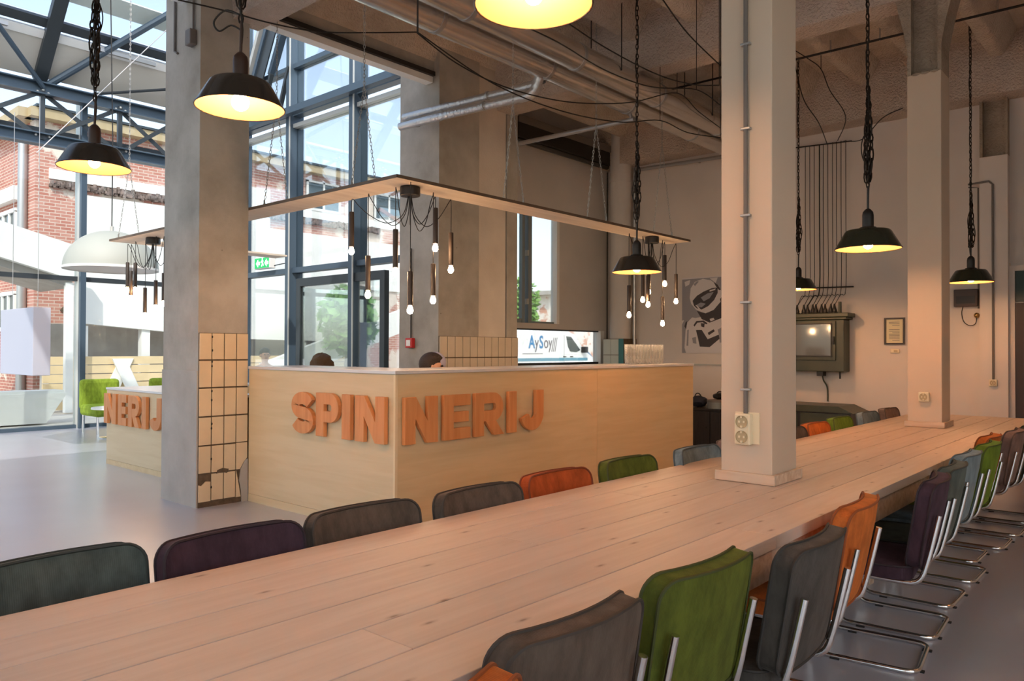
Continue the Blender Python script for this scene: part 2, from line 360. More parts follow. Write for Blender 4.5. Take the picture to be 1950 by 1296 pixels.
# ceiling: slab, ribs along the hall, main beams across it
ceil_ext = None
ceil = struct(B(-6.5, 10.8, -3.2, 6.82, 5.0, 5.2).build('ceiling', CEIL)); B(6.1, 10.8, 6.82, 7.3, 5.0, 5.2).build('slab_edge', CEIL, ceil); ceil['label'] = 'rough concrete ribbed ceiling'
def rib(x0, x1, y):
    MB().prism([(-.20, 0), (-.075, -.24), (-.05, -.26), (.05, -.26), (.075, -.24), (.20, 0)], (x0, y, 5.005), (0, 1, 0), (0, 0, 1), x1-x0).build('rib', CEIL, ceil, True, ang=50)
for xa, xb in ((-3.2, .0), (.3, 3.54), (3.84, 7.1), (7.4, 10.5)):
    for k in range(14): rib(xa, xb, -2.7+.72*k)
for xc in (.15, 3.69, 7.25):
    MB().prism([(-.19, 5.005), (-.15, 4.40), (.15, 4.40), (.19, 5.005)], (xc, 6.6, 0), (1, 0, 0), (0, 0, 1), 9.7).build('main_beam', BEAMM, ceil, True, ang=50)
B(10.15, 10.5, -3.2, 7.15, 4.32, 5.005).build('edge_beam', BEAMM, ceil)
# header beam over the opening to the atrium
hb = struct(B(-6.5, 6.15, 6.60, 6.80, 4.58, 5.005).build('wall_header', CONC)); hb['label'] = 'concrete header beam over the opening to the atrium'
B(-6.5, 3.2, 6.66, 6.80, 4.50, 4.58).build('frame_strip', WHITEP, hb); B(3.72, 6.08, 6.60, 6.72, 4.50, 4.57).build('frame_strip', WHITEP, hb)
B(3.72, 6.08, 6.56, 6.72, 4.572, 4.62).build('dark_strip', BLACK, hb)
# end wall
we = struct(B(10.5, 10.8, -3.2, 7.45, 0, 5.2).build('wall_end', WALL)); we['label'] = 'cream white end wall'
B(10.485, 10.5, 4.3, 6.55, 1.17, 1.19).build('picture_rail', ALU, we)
wb = struct(MB().box(-6.7, -6.5, -3.2, 14.75, 0, .8).box(-6.7, -6.5, -3.2, 14.75, 4.4, 6).box(-6.7, -6.5, -3.2, -2.8, .8, 4.4).box(-6.7, -6.5, 6.6, 7.4, .8, 4.4).build('wall_back', WALL))
def bigwin(nm, y0, y1, z0, z1, n):
    m_ = MB()
    for i in range(n+1): y = y0+(y1-y0)*i/n; m_.box(-6.63, -6.57, y-.03, y+.03, z0, z1)
    m_.box(-6.63, -6.57, y0, y1, z0, z0+.06).box(-6.63, -6.57, y0, y1, z1-.06, z1).box(-6.63, -6.57, y0, y1, 2.5, 2.56)
    w_ = struct(m_.build(nm, STEELD)); B(-6.605, -6.595, y0, y1, z0, z1).build('pane', GLASS, w_)
bigwin('window_3', -2.8, 6.6, .8, 4.4, 6); bigwin('window_9', 7.4, 14.5, .8, 4.4, 5)  # unseen glazing behind the viewer, added to bring in more daylight
wr = MB(); RW = ((-5.8, -3.2), (-2.8, -.2), (.2, 2.8))  # unseen right wall windows, added as extra daylight openings
for a, b2 in ((-6.7, -5.8), (-3.2, -2.8), (-.2, .2), (2.8, 10.8)): wr.box(a, b2, -3.4, -3.2, 0, 5.2)
for a, b2 in RW: wr.box(a, b2, -3.4, -3.2, 0, .9); wr.box(a, b2, -3.4, -3.2, 4.4, 5.2)
struct(wr.build('wall_right', WALL))
for i, (a, b2) in enumerate(RW):
    wo = struct(MB().box(a, a+.06, -3.33, -3.27, .9, 4.4).box(b2-.06, b2, -3.33, -3.27, .9, 4.4).box(a, b2, -3.33, -3.27, .9, .97).box(a, b2, -3.33, -3.27, 4.33, 4.4).box((a+b2)/2-.03, (a+b2)/2+.03, -3.33, -3.27, .97, 4.33).build('window_%d' % (i+4), STEELD))
    B(a+.06, b2-.06, -3.305, -3.295, .97, 4.33).build('pane', GLASS, wo)
# window wall (left of the corner) with a tall casement and a low strip window
ww = struct(B(7.45, 8.0, 7.15, 7.26, 0, 5.2).build('wall_left', WALLG)); ww['label'] = 'grey plaster wall with tall and low windows'
for q in ((8.0, 10.5, 7.15, 7.26, 3.42, 5.2), (9.19, 10.5, 7.15, 7.26, 1.78, 3.42), (8.0, 10.5, 7.15, 7.26, 1.70, 1.78), (10.38, 10.5, 7.15, 7.26, 0, 1.70), (8.0, 10.38, 7.15, 7.26, 0, .95)): B(*q).build('wall_panel', WALLG, ww)
w1 = struct(MB().box(8.0, 8.44, 7.20, 7.25, 1.78, 1.84).box(8.38, 8.44, 7.19, 7.25, 1.78, 3.42).box(8.48, 8.56, 7.16, 7.24, 1.78, 3.42).box(8.56, 9.13, 7.20, 7.25, 1.78, 1.81).build('window_1', mat('pale_steel', srgb(132, 144, 148), .4)))
w1['label'] = 'tall casement window above the bar'
B(9.13, 9.19, 7.145, 7.26, 1.78, 3.42).build('white_reveal', WHITEP, w1)
B(8.45, 8.48, 7.15, 7.20, 2.05, 2.13).build('hinge', ALU, w1); B(8.45, 8.48, 7.15, 7.20, 2.75, 2.83).build('hinge', ALU, w1)
B(8.0, 8.38, 7.22, 7.226, 1.84, 3.42).build('pane', GLASS, w1); B(8.56, 9.13, 7.22, 7.226, 1.81, 3.42).build('pane', GLASS, w1)
w2 = struct(MB().box(8.0, 10.38, 7.19, 7.25, .95, 1.20).box(8.0, 10.38, 7.19, 7.25, 1.68, 1.70).build('window_2', STEELD)); w2['label'] = 'low strip window above the bar'
B(10.28, 10.38, 7.145, 7.26, .95, 1.70).build('white_reveal', WHITEP, w2); B(8.0, 10.28, 7.22, 7.226, 1.20, 1.68).build('pane', GLASS, w2)
B(10.455, 10.468, 7.14, 7.15, .0, 4.3).build('shadow_trim', BLACK, ww)  # thin black strip painting in the shade line of the corner
bc = thing('roller_blind_cassette', 'long black roller blind cassette under the ceiling above the windows', 'blind', (7.9, 6.9, 4.3))
B(7.92, 10.2, 6.88, 7.12, 4.32, 4.60).build('cassette', BLACK, bc, bevel=.01); MB().tube([(7.95, 6.96, 4.31), (10.18, 6.96, 4.31)], .045, 12).build('roller', ENAMEL, bc, True); B(7.92, 10.2, 6.86, 6.88, 4.52, 4.62).build('cover_lip', GREYP, bc)

# ---- concrete column with tiles, left
def tile_row(par, x0, n, w, zs, y, holes=(), mt=TILE):
    base = None
    for r, (za, zb) in enumerate(zs):
        for k in range(n):
            if (r, k) in holes: continue
            g = .0045
            o = B(x0+k*w+g, x0+(k+1)*w-g, y-.012, y, za+g, zb-g).build('tile', mt, par, bevel=.002)
cl = thing('tiled_concrete_column', 'grey concrete column clad in cream tiles beside the bar', 'column', (3.47, 6.85, 0))
B(3.235, 3.705, 6.515, 7.19, 0, 5.0).build('shaft', CONC, cl)
B(3.224, 3.236, 6.512, 7.19, 0, 1.20).build('render_coat', CONCS, cl)
B(3.24, 3.705, 6.508, 6.516, .0, 1.535).build('grout_bed', GROUT, cl)
zs = [(1.296, 1.535), (1.051, 1.292), (.797, 1.047), (.543, .793), (.296, .539), (.05, .292)]
tile_row(cl, 3.237, 4, .117, zs, 6.508, {(5, 0), (5, 3), (4, 3)})
MB().prism([(.0045, .05), (.112, .05), (.112, .22), (.07, .225), (.03, .19), (.0045, .2)], (3.237, 6.508, 0), (1, 0, 0), (0, 0, 1), .012).build('tile', TILE, cl)
MB().prism([(.0045, .05), (.05, .05), (.03, .16), (.0045, .292)], (3.237+.351, 6.508, 0), (1, 0, 0), (0, 0, 1), .012).build('tile', TILE, cl)
MB().prism([(.0045, .30), (.04, .30), (.075, .36), (.112, .40), (.112, .539), (.0045, .539)], (3.237+.351, 6.508, 0), (1, 0, 0), (0, 0, 1), .012).build('tile', TILE, cl)
MB().prism([(.06, .0), (.117, .0), (.117, .39), (.085, .37), (.05, .30), (.035, .2), (.055, .1)], (3.237+.351, 6.506, 0), (1, 0, 0), (0, 0, 1), .013).build('patch_mortar', CONCS, cl)
for z, k in ((1.5, .118), (1.38, .119), (1.24, .117), (1.02, .118), (.94, .117), (.73, .12), (.69, .117), (.42, .117), (.17, .118), (1.28, .118)):
    MB().sphere((3.237+k, 6.496, z), .008, 8, 5, (1, .4, 1.5)).build('mortar_hole', BLACKR, cl)
MB().prism([(0, 0), (.05, .01), (.1, -.005), (.12, .03), (.06, .045), (.01, .03)], (3.40, 6.494, .285), (1, 0, 0), (0, 0, 1), .003).build('soot_stain', GROUT, cl)
# conduit and box on the column
MB().tube([(3.22, 6.98, 4.95), (3.22, 6.98, 4.12), (3.22, 6.92, 4.09)], .012, 8).build('conduit', GREYP, cl, True)
MB().tube([(3.22, 6.62, 4.95), (3.22, 6.62, 4.20)], .010, 8).build('conduit', GREYP, cl, True)
B(3.17, 3.235, 6.58, 6.68, 4.08, 4.22).build('junction_box', GREYP, cl, bevel=.01)

# ---- tiled pier right of the glazing
pr = thing('tiled_wall_pier', 'broad plastered pier with beige tiles standing behind the bar', 'pier', (6.8, 6.8, 0))
B(6.10, 6.77, 6.51, 7.2, 0, 5.0).build('shaft', CONC, pr); B(6.77, 7.27, 6.522, 7.2, 0, 5.0).build('plaster_panel', mat('pale_plaster', srgb(210, 198, 184), .85, var=.08, vscale=2.5, bump=.15), pr); B(7.29, 7.49, 6.515, 7.3, 0, 5.0).build('shaft', CONC, pr)
B(6.105, 7.49, 6.503, 6.511, .55, 1.55).build('grout_bed', GROUT, pr)
tile_row(pr, 6.105, 11, .1259, [(1.30, 1.55), (1.05, 1.296), (.80, 1.046), (.55, .796)], 6.503, (), TILEB)
fa = thing('fire_alarm_button', 'small red fire alarm call point under a thin cable on the pier', 'alarm', (6.08, 6.97, 1.47))
B(6.045, 6.10, 6.91, 7.03, 1.41, 1.53).build('housing', RED, fa, bevel=.008); B(6.04, 6.046, 6.935, 7.005, 1.435, 1.505).build('glass_plate', WHITEP, fa)
MB().tube([(6.085, 6.97, 1.53), (6.085, 6.97, 2.6)], .008, 6).build('cable', CABLE, fa, True)

# ---- corner pipe column and tiled plinth
cc = thing('round_corner_column', 'round pale column in the corner between window wall and end wall', 'column', (10.3, 6.78, 0))
MB().tube([(10.3, 6.78, 1.5), (10.3, 6.78, 5.0)], .17, 24).build('shaft', WALLG, cc, True); MB().tube([(10.3, 6.78, 4.05), (10.3, 6.78, 4.10)], .178, 24).build('collar', WALLG, cc, True)
B(10.12, 10.49, 6.6, 6.98, 0, 1.57).build('plinth', GROUT, cc)
for r in range(2):
    for k in range(2): B(10.108, 10.12, 6.69+k*.145, 6.83+k*.145, 1.07+r*.25, 1.312+r*.25).build('tile', WTILE, cc)
B(10.105, 10.12, 6.6, 6.685, .8, 1.57).build('teal_edge_tile', TEAL, cc)

# ---- white painted columns that stand through the table
def painted_column(x0, x1, y0, y1, label, ztop):
    c = thing('painted_column', label, 'column', ((x0+x1)/2, (y0+y1)/2, 0), 'white columns rising through the long table')
    B(x0, x1, y0, y1, 0, ztop).build('casing', PAINTC, c, bevel=.006)
    zt = .762; h = .048; t = .022
    for q in ((x0-t, x0, y0-t, y1+t), (x1, x1+t, y0-t, y1+t), (x0, x1, y0-t, y0), (x0, x1, y1, y1+t)): B(*q, zt, zt+h).build('base_trim', PINET, c, bevel=.002)
    if ztop < 4.5:
        ym = (y0+y1)/2; xm = (x0+x1)/2
        B(x0+.10, x1-.10, y0+.02, y1-.02, ztop, 4.7).build('steel_web', HEADC, c)
        for ya, sgn in ((y0, -1), (y1-.03, 1)):
            f = MB().box(x0+.01, x1-.01, ya, ya+.03, ztop, 4.42)
            yo = ya if sgn < 0 else ya+.03
            f.prism([(0, 4.42), (sgn*.10, 4.42), (sgn*.07, 4.3), (sgn*.03, 4.12), (0, 3.95)], (x0+.01, yo, 0), (0, 1, 0), (0, 0, 1), x1-x0-.02)
            f.build('steel_flange', HEADC, c)
        for k in range(3): MB().sphere((x0+.02, y0+.05+k*.07, ztop+.0), .035, 8, 5, (1, 1.2, .5)).build('mortar_fillet', HEADC, c, True)
    return c
def socket(par, o, N, dbl=False):
    # faces -X, centre o
    x, y, z = o; h = .075 if dbl else .04
    b = B(x-.04, x, y-.04, y+.04, z-h, z+h).build('power_socket', SOCK, par, bevel=.008)
    for dz in ((.036, -.036) if dbl else (0,)):
        MB().lathe([(.0001, 0), (.028, 0), (.03, .003), (.03, .006)], 18, (x-.041, y, z+dz), Matrix.Rotation(-PI/2, 4, 'Y').to_3x3()).build('socket_insert', SOCKD, b, True)
        MB().box(x-.05, x-.04, y-.004, y+.004, z+dz+.018, z+dz+.028).box(x-.05, x-.04, y-.004, y+.004, z+dz-.028, z+dz-.018).box(x-.047, x-.041, y-.016, y-.008, z+dz-.005, z+dz+.005).box(x-.047, x-.041, y+.008, y+.016, z+dz-.005, z+dz+.005).build('earth_clip', SOCK, b)
c1 = painted_column(3.54, 3.84, 1.48, 1.74, 'large cream column through the table with grey conduit and double socket', 5.0)
MB().tube([(3.526, 1.605, 1.09), (3.526, 1.605, 4.4)], .0105, 10).build('conduit', GREYP, c1, True)
for z in (2.88, 2.47, 2.05, 1.63, 1.21, 3.3): B(3.515, 3.541, 1.58, 1.63, z-.006, z+.006).build('conduit_clip', ZINC, c1, bevel=.003)
socket(c1, (3.54, 1.612, 1.02), 0, True); B(3.532, 3.54, 1.54, 1.66, .95, 1.10).build('back_plate', SOCK, c1)
c2 = painted_column(7.10, 7.39, 1.53, 1.79, 'slimmer cream column far down the table with steel head and single socket', 3.73)
socket(c2, (7.10, 1.66, 1.015), 0)
# half column against the end wall
c3 = thing('wall_pilaster', 'shallow white pilaster on the end wall with a recessed steel head', 'column', (10.45, 1.7, 0))
B(10.36, 10.5, 1.555, 1.835, 0, 3.66).build('casing', WALL, c3); B(10.46, 10.5, 1.57, 1.82, 3.66, 4.32).build('steel_web', HEADC, c3)
B(10.37, 10.5, 1.555, 1.585, 3.66, 4.32).build('steel_flange', HEADC, c3); B(10.37, 10.5, 1.805, 1.835, 3.66, 4.32).build('steel_flange', HEADC, c3)
MB().tube([(10.345, 1.70, 1.06), (10.345, 1.70, 3.33), (10.345, 1.74, 3.37), (10.345, 1.95, 3.36)], .012, 8).build('conduit', GREYP, c3, True)
socket(c3, (10.36, 1.70, 1.03), 0)
# door in the end wall
d1 = struct(MB().box(10.44, 10.5, 1.50, 1.56, 0, 2.38).box(10.44, 10.5, .44, .50, 0, 2.38).box(10.44, 10.5, .50, 1.50, 2.32, 2.38).build('door_1', WALL)); d1['label'] = 'dark door in the end wall at the right edge'
B(10.46, 10.5, .5, 1.5, 0, 1.95).build('door_leaf', mat('door_brown', srgb(64, 50, 46), .5), d1); B(10.465, 10.5, .5, 1.5, 1.97, 2.32).build('transom_panel', mat('door_green', srgb(28, 52, 46), .4), d1)
B(10.475, 10.5, 1.55, 1.62, 0, 2.42).build('architrave', mat('cream_trim', srgb(206, 186, 150), .5), d1)

# ================================================================ ATRIUM
# far glazed facade y = 14.6 and side glazed facade x = 6.7
wf = struct(B(-6.5, 6.8, 14.55, 14.68, 0, .06).build('window_7', STEEL)); wf['label'] = 'glazed far facade of the atrium'
fx = [6.7, 5.09, 3.48, 1.87, .26, -1.35, -2.96, -4.57, -6.2]
for x in fx:
    B(x-.045, x+.045, 14.42, 14.7, .0, 5.85).build('mullion', STEEL, wf); B(x-.05, x-.045, 14.5, 14.7, .0, 5.85).build('mullion_cap', ALU, wf)
for a, b2 in zip(fx[1:], fx[:-1]):
    B(a+.045, b2-.045, 14.55, 14.66, 2.56, 2.64).build('transom', STEELD, wf)
    B(a+.045, b2-.045, 14.60, 14.61, .06, 2.56).build('pane', GLASS, wf); B(a+.045, b2-.045, 14.60, 14.61, 2.64, 5.85).build('pane', GLASS, wf)
B(-6.5, 6.8, 14.56, 14.66, 5.05, 5.12).build('transom', STEELD, wf)
ws = struct(B(6.64, 6.78, 7.45, 14.6, 0, .06).build('window_8', STEEL)); ws['label'] = 'glazed side facade of the atrium'
sy = [7.52, 8.82, 10.42, 11.95, 13.3]
for y in sy:
    B(6.58, 6.82, y-.06, y+.06, 0, 8.2).build('mullion', STEEL, ws); B(6.565, 6.58, y-.065, y-.045, 0, 8.2).build('mullion_cap', ALU, ws)
for k, (a, b2) in enumerate(zip(sy[:-1], sy[1:])):
    for z0, z1 in ((2.56, 2.64), (4.80, 4.86), (4.98, 5.08), (5.72, 5.79)):
        B(6.63, 6.77, a+.06, b2-.06, z0, z1).build('transom', ALU if z0 == 4.80 else STEEL, ws)
    for z0, z1 in ((.06, 2.56), (2.64, 4.80), (5.08, 5.72), (5.79, 8.2)):
        B(6.70, 6.71, a+.06, b2-.06, z0, z1).build('pane', GLASS, ws)
B(6.46, 6.56, 7.5, 14.0, 4.96, 5.06).build('steel_beam', STEEL, ws); B(6.2, 6.36, 8.0, 8.2, 0, .02).build('foot_plate', STEEL, ws)
d2 = struct(MB().box(6.60, 6.68, 8.1, 8.2, 0, 2.46).box(6.60, 6.68, 10.1, 10.2, 0, 2.46).box(6.60, 6.68, 8.2, 10.1, 2.34, 2.46).box(6.60, 6.68, 8.78, 8.9, 0, 2.34).build('door_2', STEELD)); d2['label'] = 'glass door in the atrium side facade'
B(6.62, 6.63, 8.2, 8.78, .05, 2.34).build('pane', GLASS, d2); B(6.62, 6.63, 8.9, 10.1, .05, 2.34).build('pane', GLASS, d2); B(6.55, 6.6, 8.70, 8.74, .95, 1.15).build('handle', ALU, d2)
vf = thing('tilted_vent_flap', 'dark tilted vent flap high in the atrium side glazing', 'vent', (6.7, 11.2, 5.6))
for dy in (0, -.22, -.75): MB().bar((6.62, 11.72+dy, 5.75), (6.50, 10.95+dy, 6.7), .1, .1).build('flap_stile', STEEL if dy else ALU, vf)
MB().bar((6.58, 11.3, 5.78), (6.46, 10.53, 6.73), .02, .42).build('flap_panel', STEELD, vf)
for dy in (0, -.5): MB().bar((6.64, 11.3+dy, 5.05), (6.58, 10.9+dy, 5.75), .06, .06).build('flap_arm', STEELD, vf)
# truss
tr = thing('lattice_girder', 'blue grey steel lattice girder under the atrium roof', 'girder', (5, 14.3, 4.8))
def hbeam(z0, z1, nm):
    MB().box(-6.4, 6.65, 14.24, 14.26, z0, z1).box(-6.4, 6.65, 14.14, 14.36, z0, z0+.02).box(-6.4, 6.65, 14.14, 14.36, z1-.02, z1).build(nm, STEEL, tr)
hbeam(5.58, 5.78, 'top_chord'); hbeam(4.75, 4.94, 'bottom_chord')
nx = [6.62, 5.6, 4.37, 3.14, 1.91, .68, -.55, -1.78]
for x in nx: MB().bar((x, 14.25, 4.84), (x, 14.25, 5.68), .07, .07).build('vertical', STEELD, tr)
for a, b2 in zip(nx[1:], nx[:-1]):
    MB().bar((a, 14.22, 4.86), (b2, 14.22, 5.64), .07, .02, (0, 1, 0)).build('diagonal', STEELD, tr); MB().bar((a, 14.28, 5.64), (b2, 14.28, 4.86), .07, .02, (0, 1, 0)).build('diagonal', STEELD, tr)
    for dx, z in ((-.08, 5.62), (0, 5.66), (.08, 5.62), (-.1, 4.9), (.1, 4.9)): MB().sphere((b2+dx, 14.21, z), .022, 8, 5).build('bolt', ALU, tr, True)
# glass roof rising from the girder
rf = thing('atrium_roof', 'steep glazed atrium roof of steel rafters, pale panels and vents', 'roof', (2, 12, 6))
def rp(x, y, off=0): return (x, y, 5.87+1.1*(14.4-y)+off)
for x in (6.65, 4.37, 2.1, -.2, -2.5, -4.8):
    MB().bar(rp(x, 14.4), rp(x, 10.9), .12, .2, (1, 0, 0)).build('rafter', STEELD, rf); MB().bar(rp(x, 10.9), (x, 7.3, 6.2), .12, .2, (1, 0, 0)).build('rafter', STEELD, rf)
def roofquad(x0, x1, ya, yb, t, off, nm, mt):
    a, b2, c, d = rp(x0, ya, off), rp(x1, ya, off), rp(x1, yb, off), rp(x0, yb, off); n = Vector((0, 1.1, 1)).normalized()*t
    MB().add([a, b2, c, d]+[tuple(Vector(p)+n) for p in (a, b2, c, d)], [(0, 1, 2, 3), (7, 6, 5, 4), (0, 4, 5, 1), (1, 5, 6, 2), (2, 6, 7, 3), (3, 7, 4, 0)]).build(nm, mt, rf)
for a, b2 in ((4.43, 6.6), (2.16, 4.31), (-.14, 2.04), (-2.44, -.26)):
    roofquad(a, b2, 14.40, 13.93, .04, .04, 'soffit_panel', mat('soffit_grey', srgb(196, 192, 182), .7)); roofquad(a, b2, 13.93, 13.84, .08, .02, 'vent_rail', WHITEP)
    roofquad(a, b2, 13.80, 13.70, .10, .02, 'vent_rail', STEELD); roofquad(a, b2, 13.5, 13.3, .05, .10, 'vent_rail', WHITEP)
    roofquad(a, b2, 13.7, 11.0, .01, .08, 'roof_pane', GLASS)
    MB().bar(rp((a+b2)/2-.5, 13.78, -.12), rp((a+b2)/2+.5, 13.78, -.12), .06, .06).build('vent_actuator', ZINC, rf)
MB().tube([rp(4.45, 14.40, -.1), rp(6.05, 13.08, -.1)], .06, 10).build('wind_brace', STEEL, rf, True); MB().tube([rp(4.45, 14.44, -.22), rp(6.4, 13.97, -.2)], .025, 8).build('tie_rod', STEELD, rf, True)
MB().tube([(5.97, 13.0, 6.94), (3.92, 13.0, 4.33)], .008, 6).build('tie_rod', ZINC, rf, True); MB().tube([(4.37, 14.2, 5.7), (2.7, 13.0, 7.0)], .04, 8).build('wind_brace', STEEL, rf, True)

# ================================================================ OUTSIDE
gd = struct(B(-60, 90, 7.5, 90, -.4, -.03).build('ground', PAVE)); gd['label'] = 'pale sunlit paving outside the windows'
B(10.85, 90, -60, 7.5, -.4, -.03).build('paving', PAVE, gd); B(-60, -6.75, -60, 7.5, -.4, -.03).build('paving', PAVE, gd); B(-6.75, 10.85, -60, -3.45, -.4, -.03).build('paving', PAVE, gd)
rm = struct(MB().box(-6.7, 10.8, -3.4, 6.85, 5.2, 5.6).box(6.1, 10.8, 6.85, 7.45, 5.2, 5.6).build('trim_1', CONCS)); rm['label'] = 'roof slab edge of the old hall'
bb = thing('brick_building', 'long weathered brick factory building beyond the glazing', 'building', (14, 24, 0))
B(6.3, 19.2, 21, 21.4, 0, 6.95).build('facade_wall', BRICK, bb); B(6.3, 6.7, 21.4, 32, 0, 6.95).build('side_wall', BRICKW, bb)
MB().bar((6.15, 20.9, 7.05), (6.15, 32, 7.05), .5, .22).build('roof_edge', ROOFE, bb)
MB().bar((6.1, 20.9, 7.05), (19.4, 20.9, 7.05), .5, .22).build('roof_edge', ROOFE, bb); MB().bar((6.2, 20.85, 7.2), (19.4, 20.85, 7.2), .5, .06).build('gutter', STEELD, bb)
B(6.6, 19.2, 20.94, 21.0, 5.55, 5.8).build('concrete_band', PLAST, bb)
rb = MB()
for k in range(300):
    x = 6.6+k*.034*1.0; zz = 5.36+random.uniform(-.03, .05); rb.box(x, x+random.uniform(.03, .09), 20.9-random.uniform(0, .05), 21.0, zz, zz+random.uniform(.06, .17))
rb.build('rubble_course', RUBBLE, bb, kind='stuff')
B(7.5, 19.2, 20.93, 21.0, 3.4, 5.05).build('plaster_coat', PLAST, bb)
B(11.6, 12.6, 20.9, 21.0, 3.2, 6.2).build('plaster_coat', PLAST, bb)
for x in (13.9, 16.6):
    wq = MB().box(x, x+1.3, 20.95, 21.02, 5.85, 6.75).build('window', DGLASS, bb); MB().box(x, x+1.3, 20.92, 20.96, 5.8, 5.88).box(x, x+.07, 20.92, 20.96, 5.88, 6.75).box(x+1.23, x+1.3, 20.92, 20.96, 5.88, 6.75).box(x+.62, x+.68, 20.92, 20.96, 5.88, 6.75).box(x, x+1.3, 20.92, 20.96, 6.69, 6.75).build('window_frame', WHITEP, wq)
for z0, z1 in ((3.7, 4.85), (1.9, 2.75)):
    for y in (22.2, 24.6):
        wq = B(6.27, 6.32, y, y+2.0, z0, z1).build('window', DGLASS, bb)
        f = MB().box(6.22, 6.28, y, y+2, z0-.08, z0+.02).box(6.22, 6.28, y, y+2, z1-.02, z1+.08)
        for q in (0, .5, 1.0, 1.5, 1.94): f.box(6.22, 6.28, y+q, y+q+.06, z0, z1)
        f.build('window_frame', WHITEP, wq)
B(6.12, 6.3, 22.0, 27, 5.1, 5.45).build('fascia', WHITEP, bb)
MB().tube([(6.2, 21.55, .0), (6.2, 21.55, 6.6)], .11, 12).build('downpipe', ZINC, bb, True)
MB().bar((6.9, 20.95, 2.3), (7.6, 20.95, 3.1), .06, .09).build('timber_prop', BARK, bb); MB().tube([(7.35, 20.93, 3.4), (7.3, 20.93, 6.9)], .02, 6).build('cable', CABLE, bb)
MB().bar((16.8, 20.9, 6.2), (19.0, 20.9, 5.4), .1, .12).build('iron_strut', mat('rust', srgb(120, 70, 52), .8), bb)
rw = thing('outdoor_ramp', 'long white parapet ramp sloping down before the brick building', 'ramp', (5, 18, 0))
MB().prism([(-4, 5.9), (2.5, 4.55), (6.2, 3.6), (6.2, 2.85), (2.5, 3.85), (-4, 5.1)], (0, 18.25, 0), (1, 0, 0), (0, 0, 1), .25).build('parapet', PLAST, rw)
MB().prism([(-4, 5.1), (2.5, 3.85), (6.2, 2.85), (6.2, 2.7), (2.5, 3.7), (-4, 4.95)], (0, 20.2, 0), (1, 0, 0), (0, 0, 1), 2).build('ramp_slab', CONCS, rw)
for x in (-2.5, 1.0, 6.05): B(x, x+.15, 18.1, 18.25, 0, 4.35-.24*x if x < 6 else 2.8).build('ramp_post', PLAST, rw)
ws2 = thing('white_stair_block', 'big white plastered stair block behind the atrium glass', 'stair', (8, 19, 0))
MB().prism([(6.7, 4.88), (10.6, 4.9), (14.4, 2.9), (14.4, 1.6), (10.5, 1.65), (6.7, 1.95)], (0, 19.2, 0), (1, 0, 0), (0, 0, 1), .3).build('parapet', PLAST, ws2)
B(6.2, 14.4, 19.6, 20.2, 0, 1.95).build('core_wall', CONCS, ws2)
for x in (6.6, 8.0, 10.5, 12.4): B(x, x+.2, 18.95, 19.15, 0, 1.9).build('stair_post', PLAST, ws2)
MB().prism([(10.8, 1.0), (15.8, 2.7), (15.8, 2.0), (10.8, .3)], (0, 18.4, 0), (1, 0, 0), (0, 0, 1), .2).build('flight', PLAST, ws2)
bg2 = thing('beige_board_fence', 'low beige board fence with slanting white braces beyond the glass', 'fence', (8, 19, 0))
for r in range(6): B(5.8, 14.5, 18.70, 18.76, .02+r*.2, .20+r*.2).build('board', BEIGE, bg2)
for x, s in ((6.9, .5), (7.7, -.5), (8.6, .55), (9.6, -.5), (11, .5)):
    MB().prism([(0, 0), (.3, 0), (.3+s, 1.1), (s, 1.1)], (x, 18.66-.06*(s < 0), .05), (1, 0, 0), (0, 0, 1), -.05).build('brace', PLAST, bg2)  # white slanted pieces stand in for sunlight patterns on the fence
ob = thing('outdoor_bench', 'long white block bench with slanted end outside the glass', 'bench', (4, 16.3, 0))
MB().prism([(1, 0), (5.0, 0), (5.35, .55), (1, .55)], (0, 16.4, 0), (1, 0, 0), (0, 0, 1), .5).build('block', PLAST, ob); B(1, 5.3, 15.92, 16.42, .55, .60).build('seat_slab', WHITEP, ob)
def armchair(x, y, label):
    sf = thing('lime_armchair', label, 'armchair', (x, y, 0), 'lime armchairs in the atrium')
    B(x-.31, x+.31, y+.25, y+.42, .36, .87).build('backrest', LIME, sf, bevel=.06); B(x-.33, x+.33, y-.4, y+.3, .28, .46).build('seat', LIME, sf, bevel=.05)
    for dx in (-.27, .27):
        for dy in (-.33, .3): MB().tube([(x+dx, y+dy, 0), (x+dx, y+dy, .29)], .02, 8).build('leg', CHROME, sf, True)
armchair(5.17, 13.55, 'lime green armchair in the atrium beyond the low counter'); armchair(6.25, 13.4, 'second lime green armchair mostly hidden by the tiled column')
def bistro(x, y, label, h, r, vase=False):
    t = thing('bistro_table', label, 'table', (x, y, 0), 'small tables in the atrium')
    MB().lathe([(.001, h), (r, h), (r, h+.025), (.001, h+.025)], 24, (x, y, 0)).build('tabletop', WHITEP, t)
    MB().tube([(x, y, .02), (x, y, h)], .02, 10).build('stem', CHROME, t, True); MB().lathe([(r*.7, 0), (r*.7, .015), (.03, .03)], 20, (x, y, 0)).build('foot', CHROME, t)
bistro(4.95, 12.6, 'small white round table in the sun before the sofa', .45, .36); bistro(5.6, 12.2, 'lower glass top side table nearer the low counter', .38, .28)
hg = thing('hanging_white_box', 'large white box panel hanging in the atrium at left', 'box', (3.5, 12, 1))
B(3.40, 3.61, 11.35, 12.72, 1.03, 1.93).build('box_body', mat('box_grey_white', srgb(186, 190, 204), .6), hg, bevel=.006)
for y in (11.5, 12.55): MB().tube([(3.5, y, 1.93), (3.5, y, 4.75)], .004, 5).build('suspension_wire', ZINC, hg)
dl = thing('dome_lamp', 'huge white half dome pendant lamp in the atrium', 'lamp', (4.62, 12, 2.57))
dprof = [(.64*math.cos(a), .56*math.sin(a)) for a in [i*PI/2/14 for i in range(14)]]+[(.02, .56)]
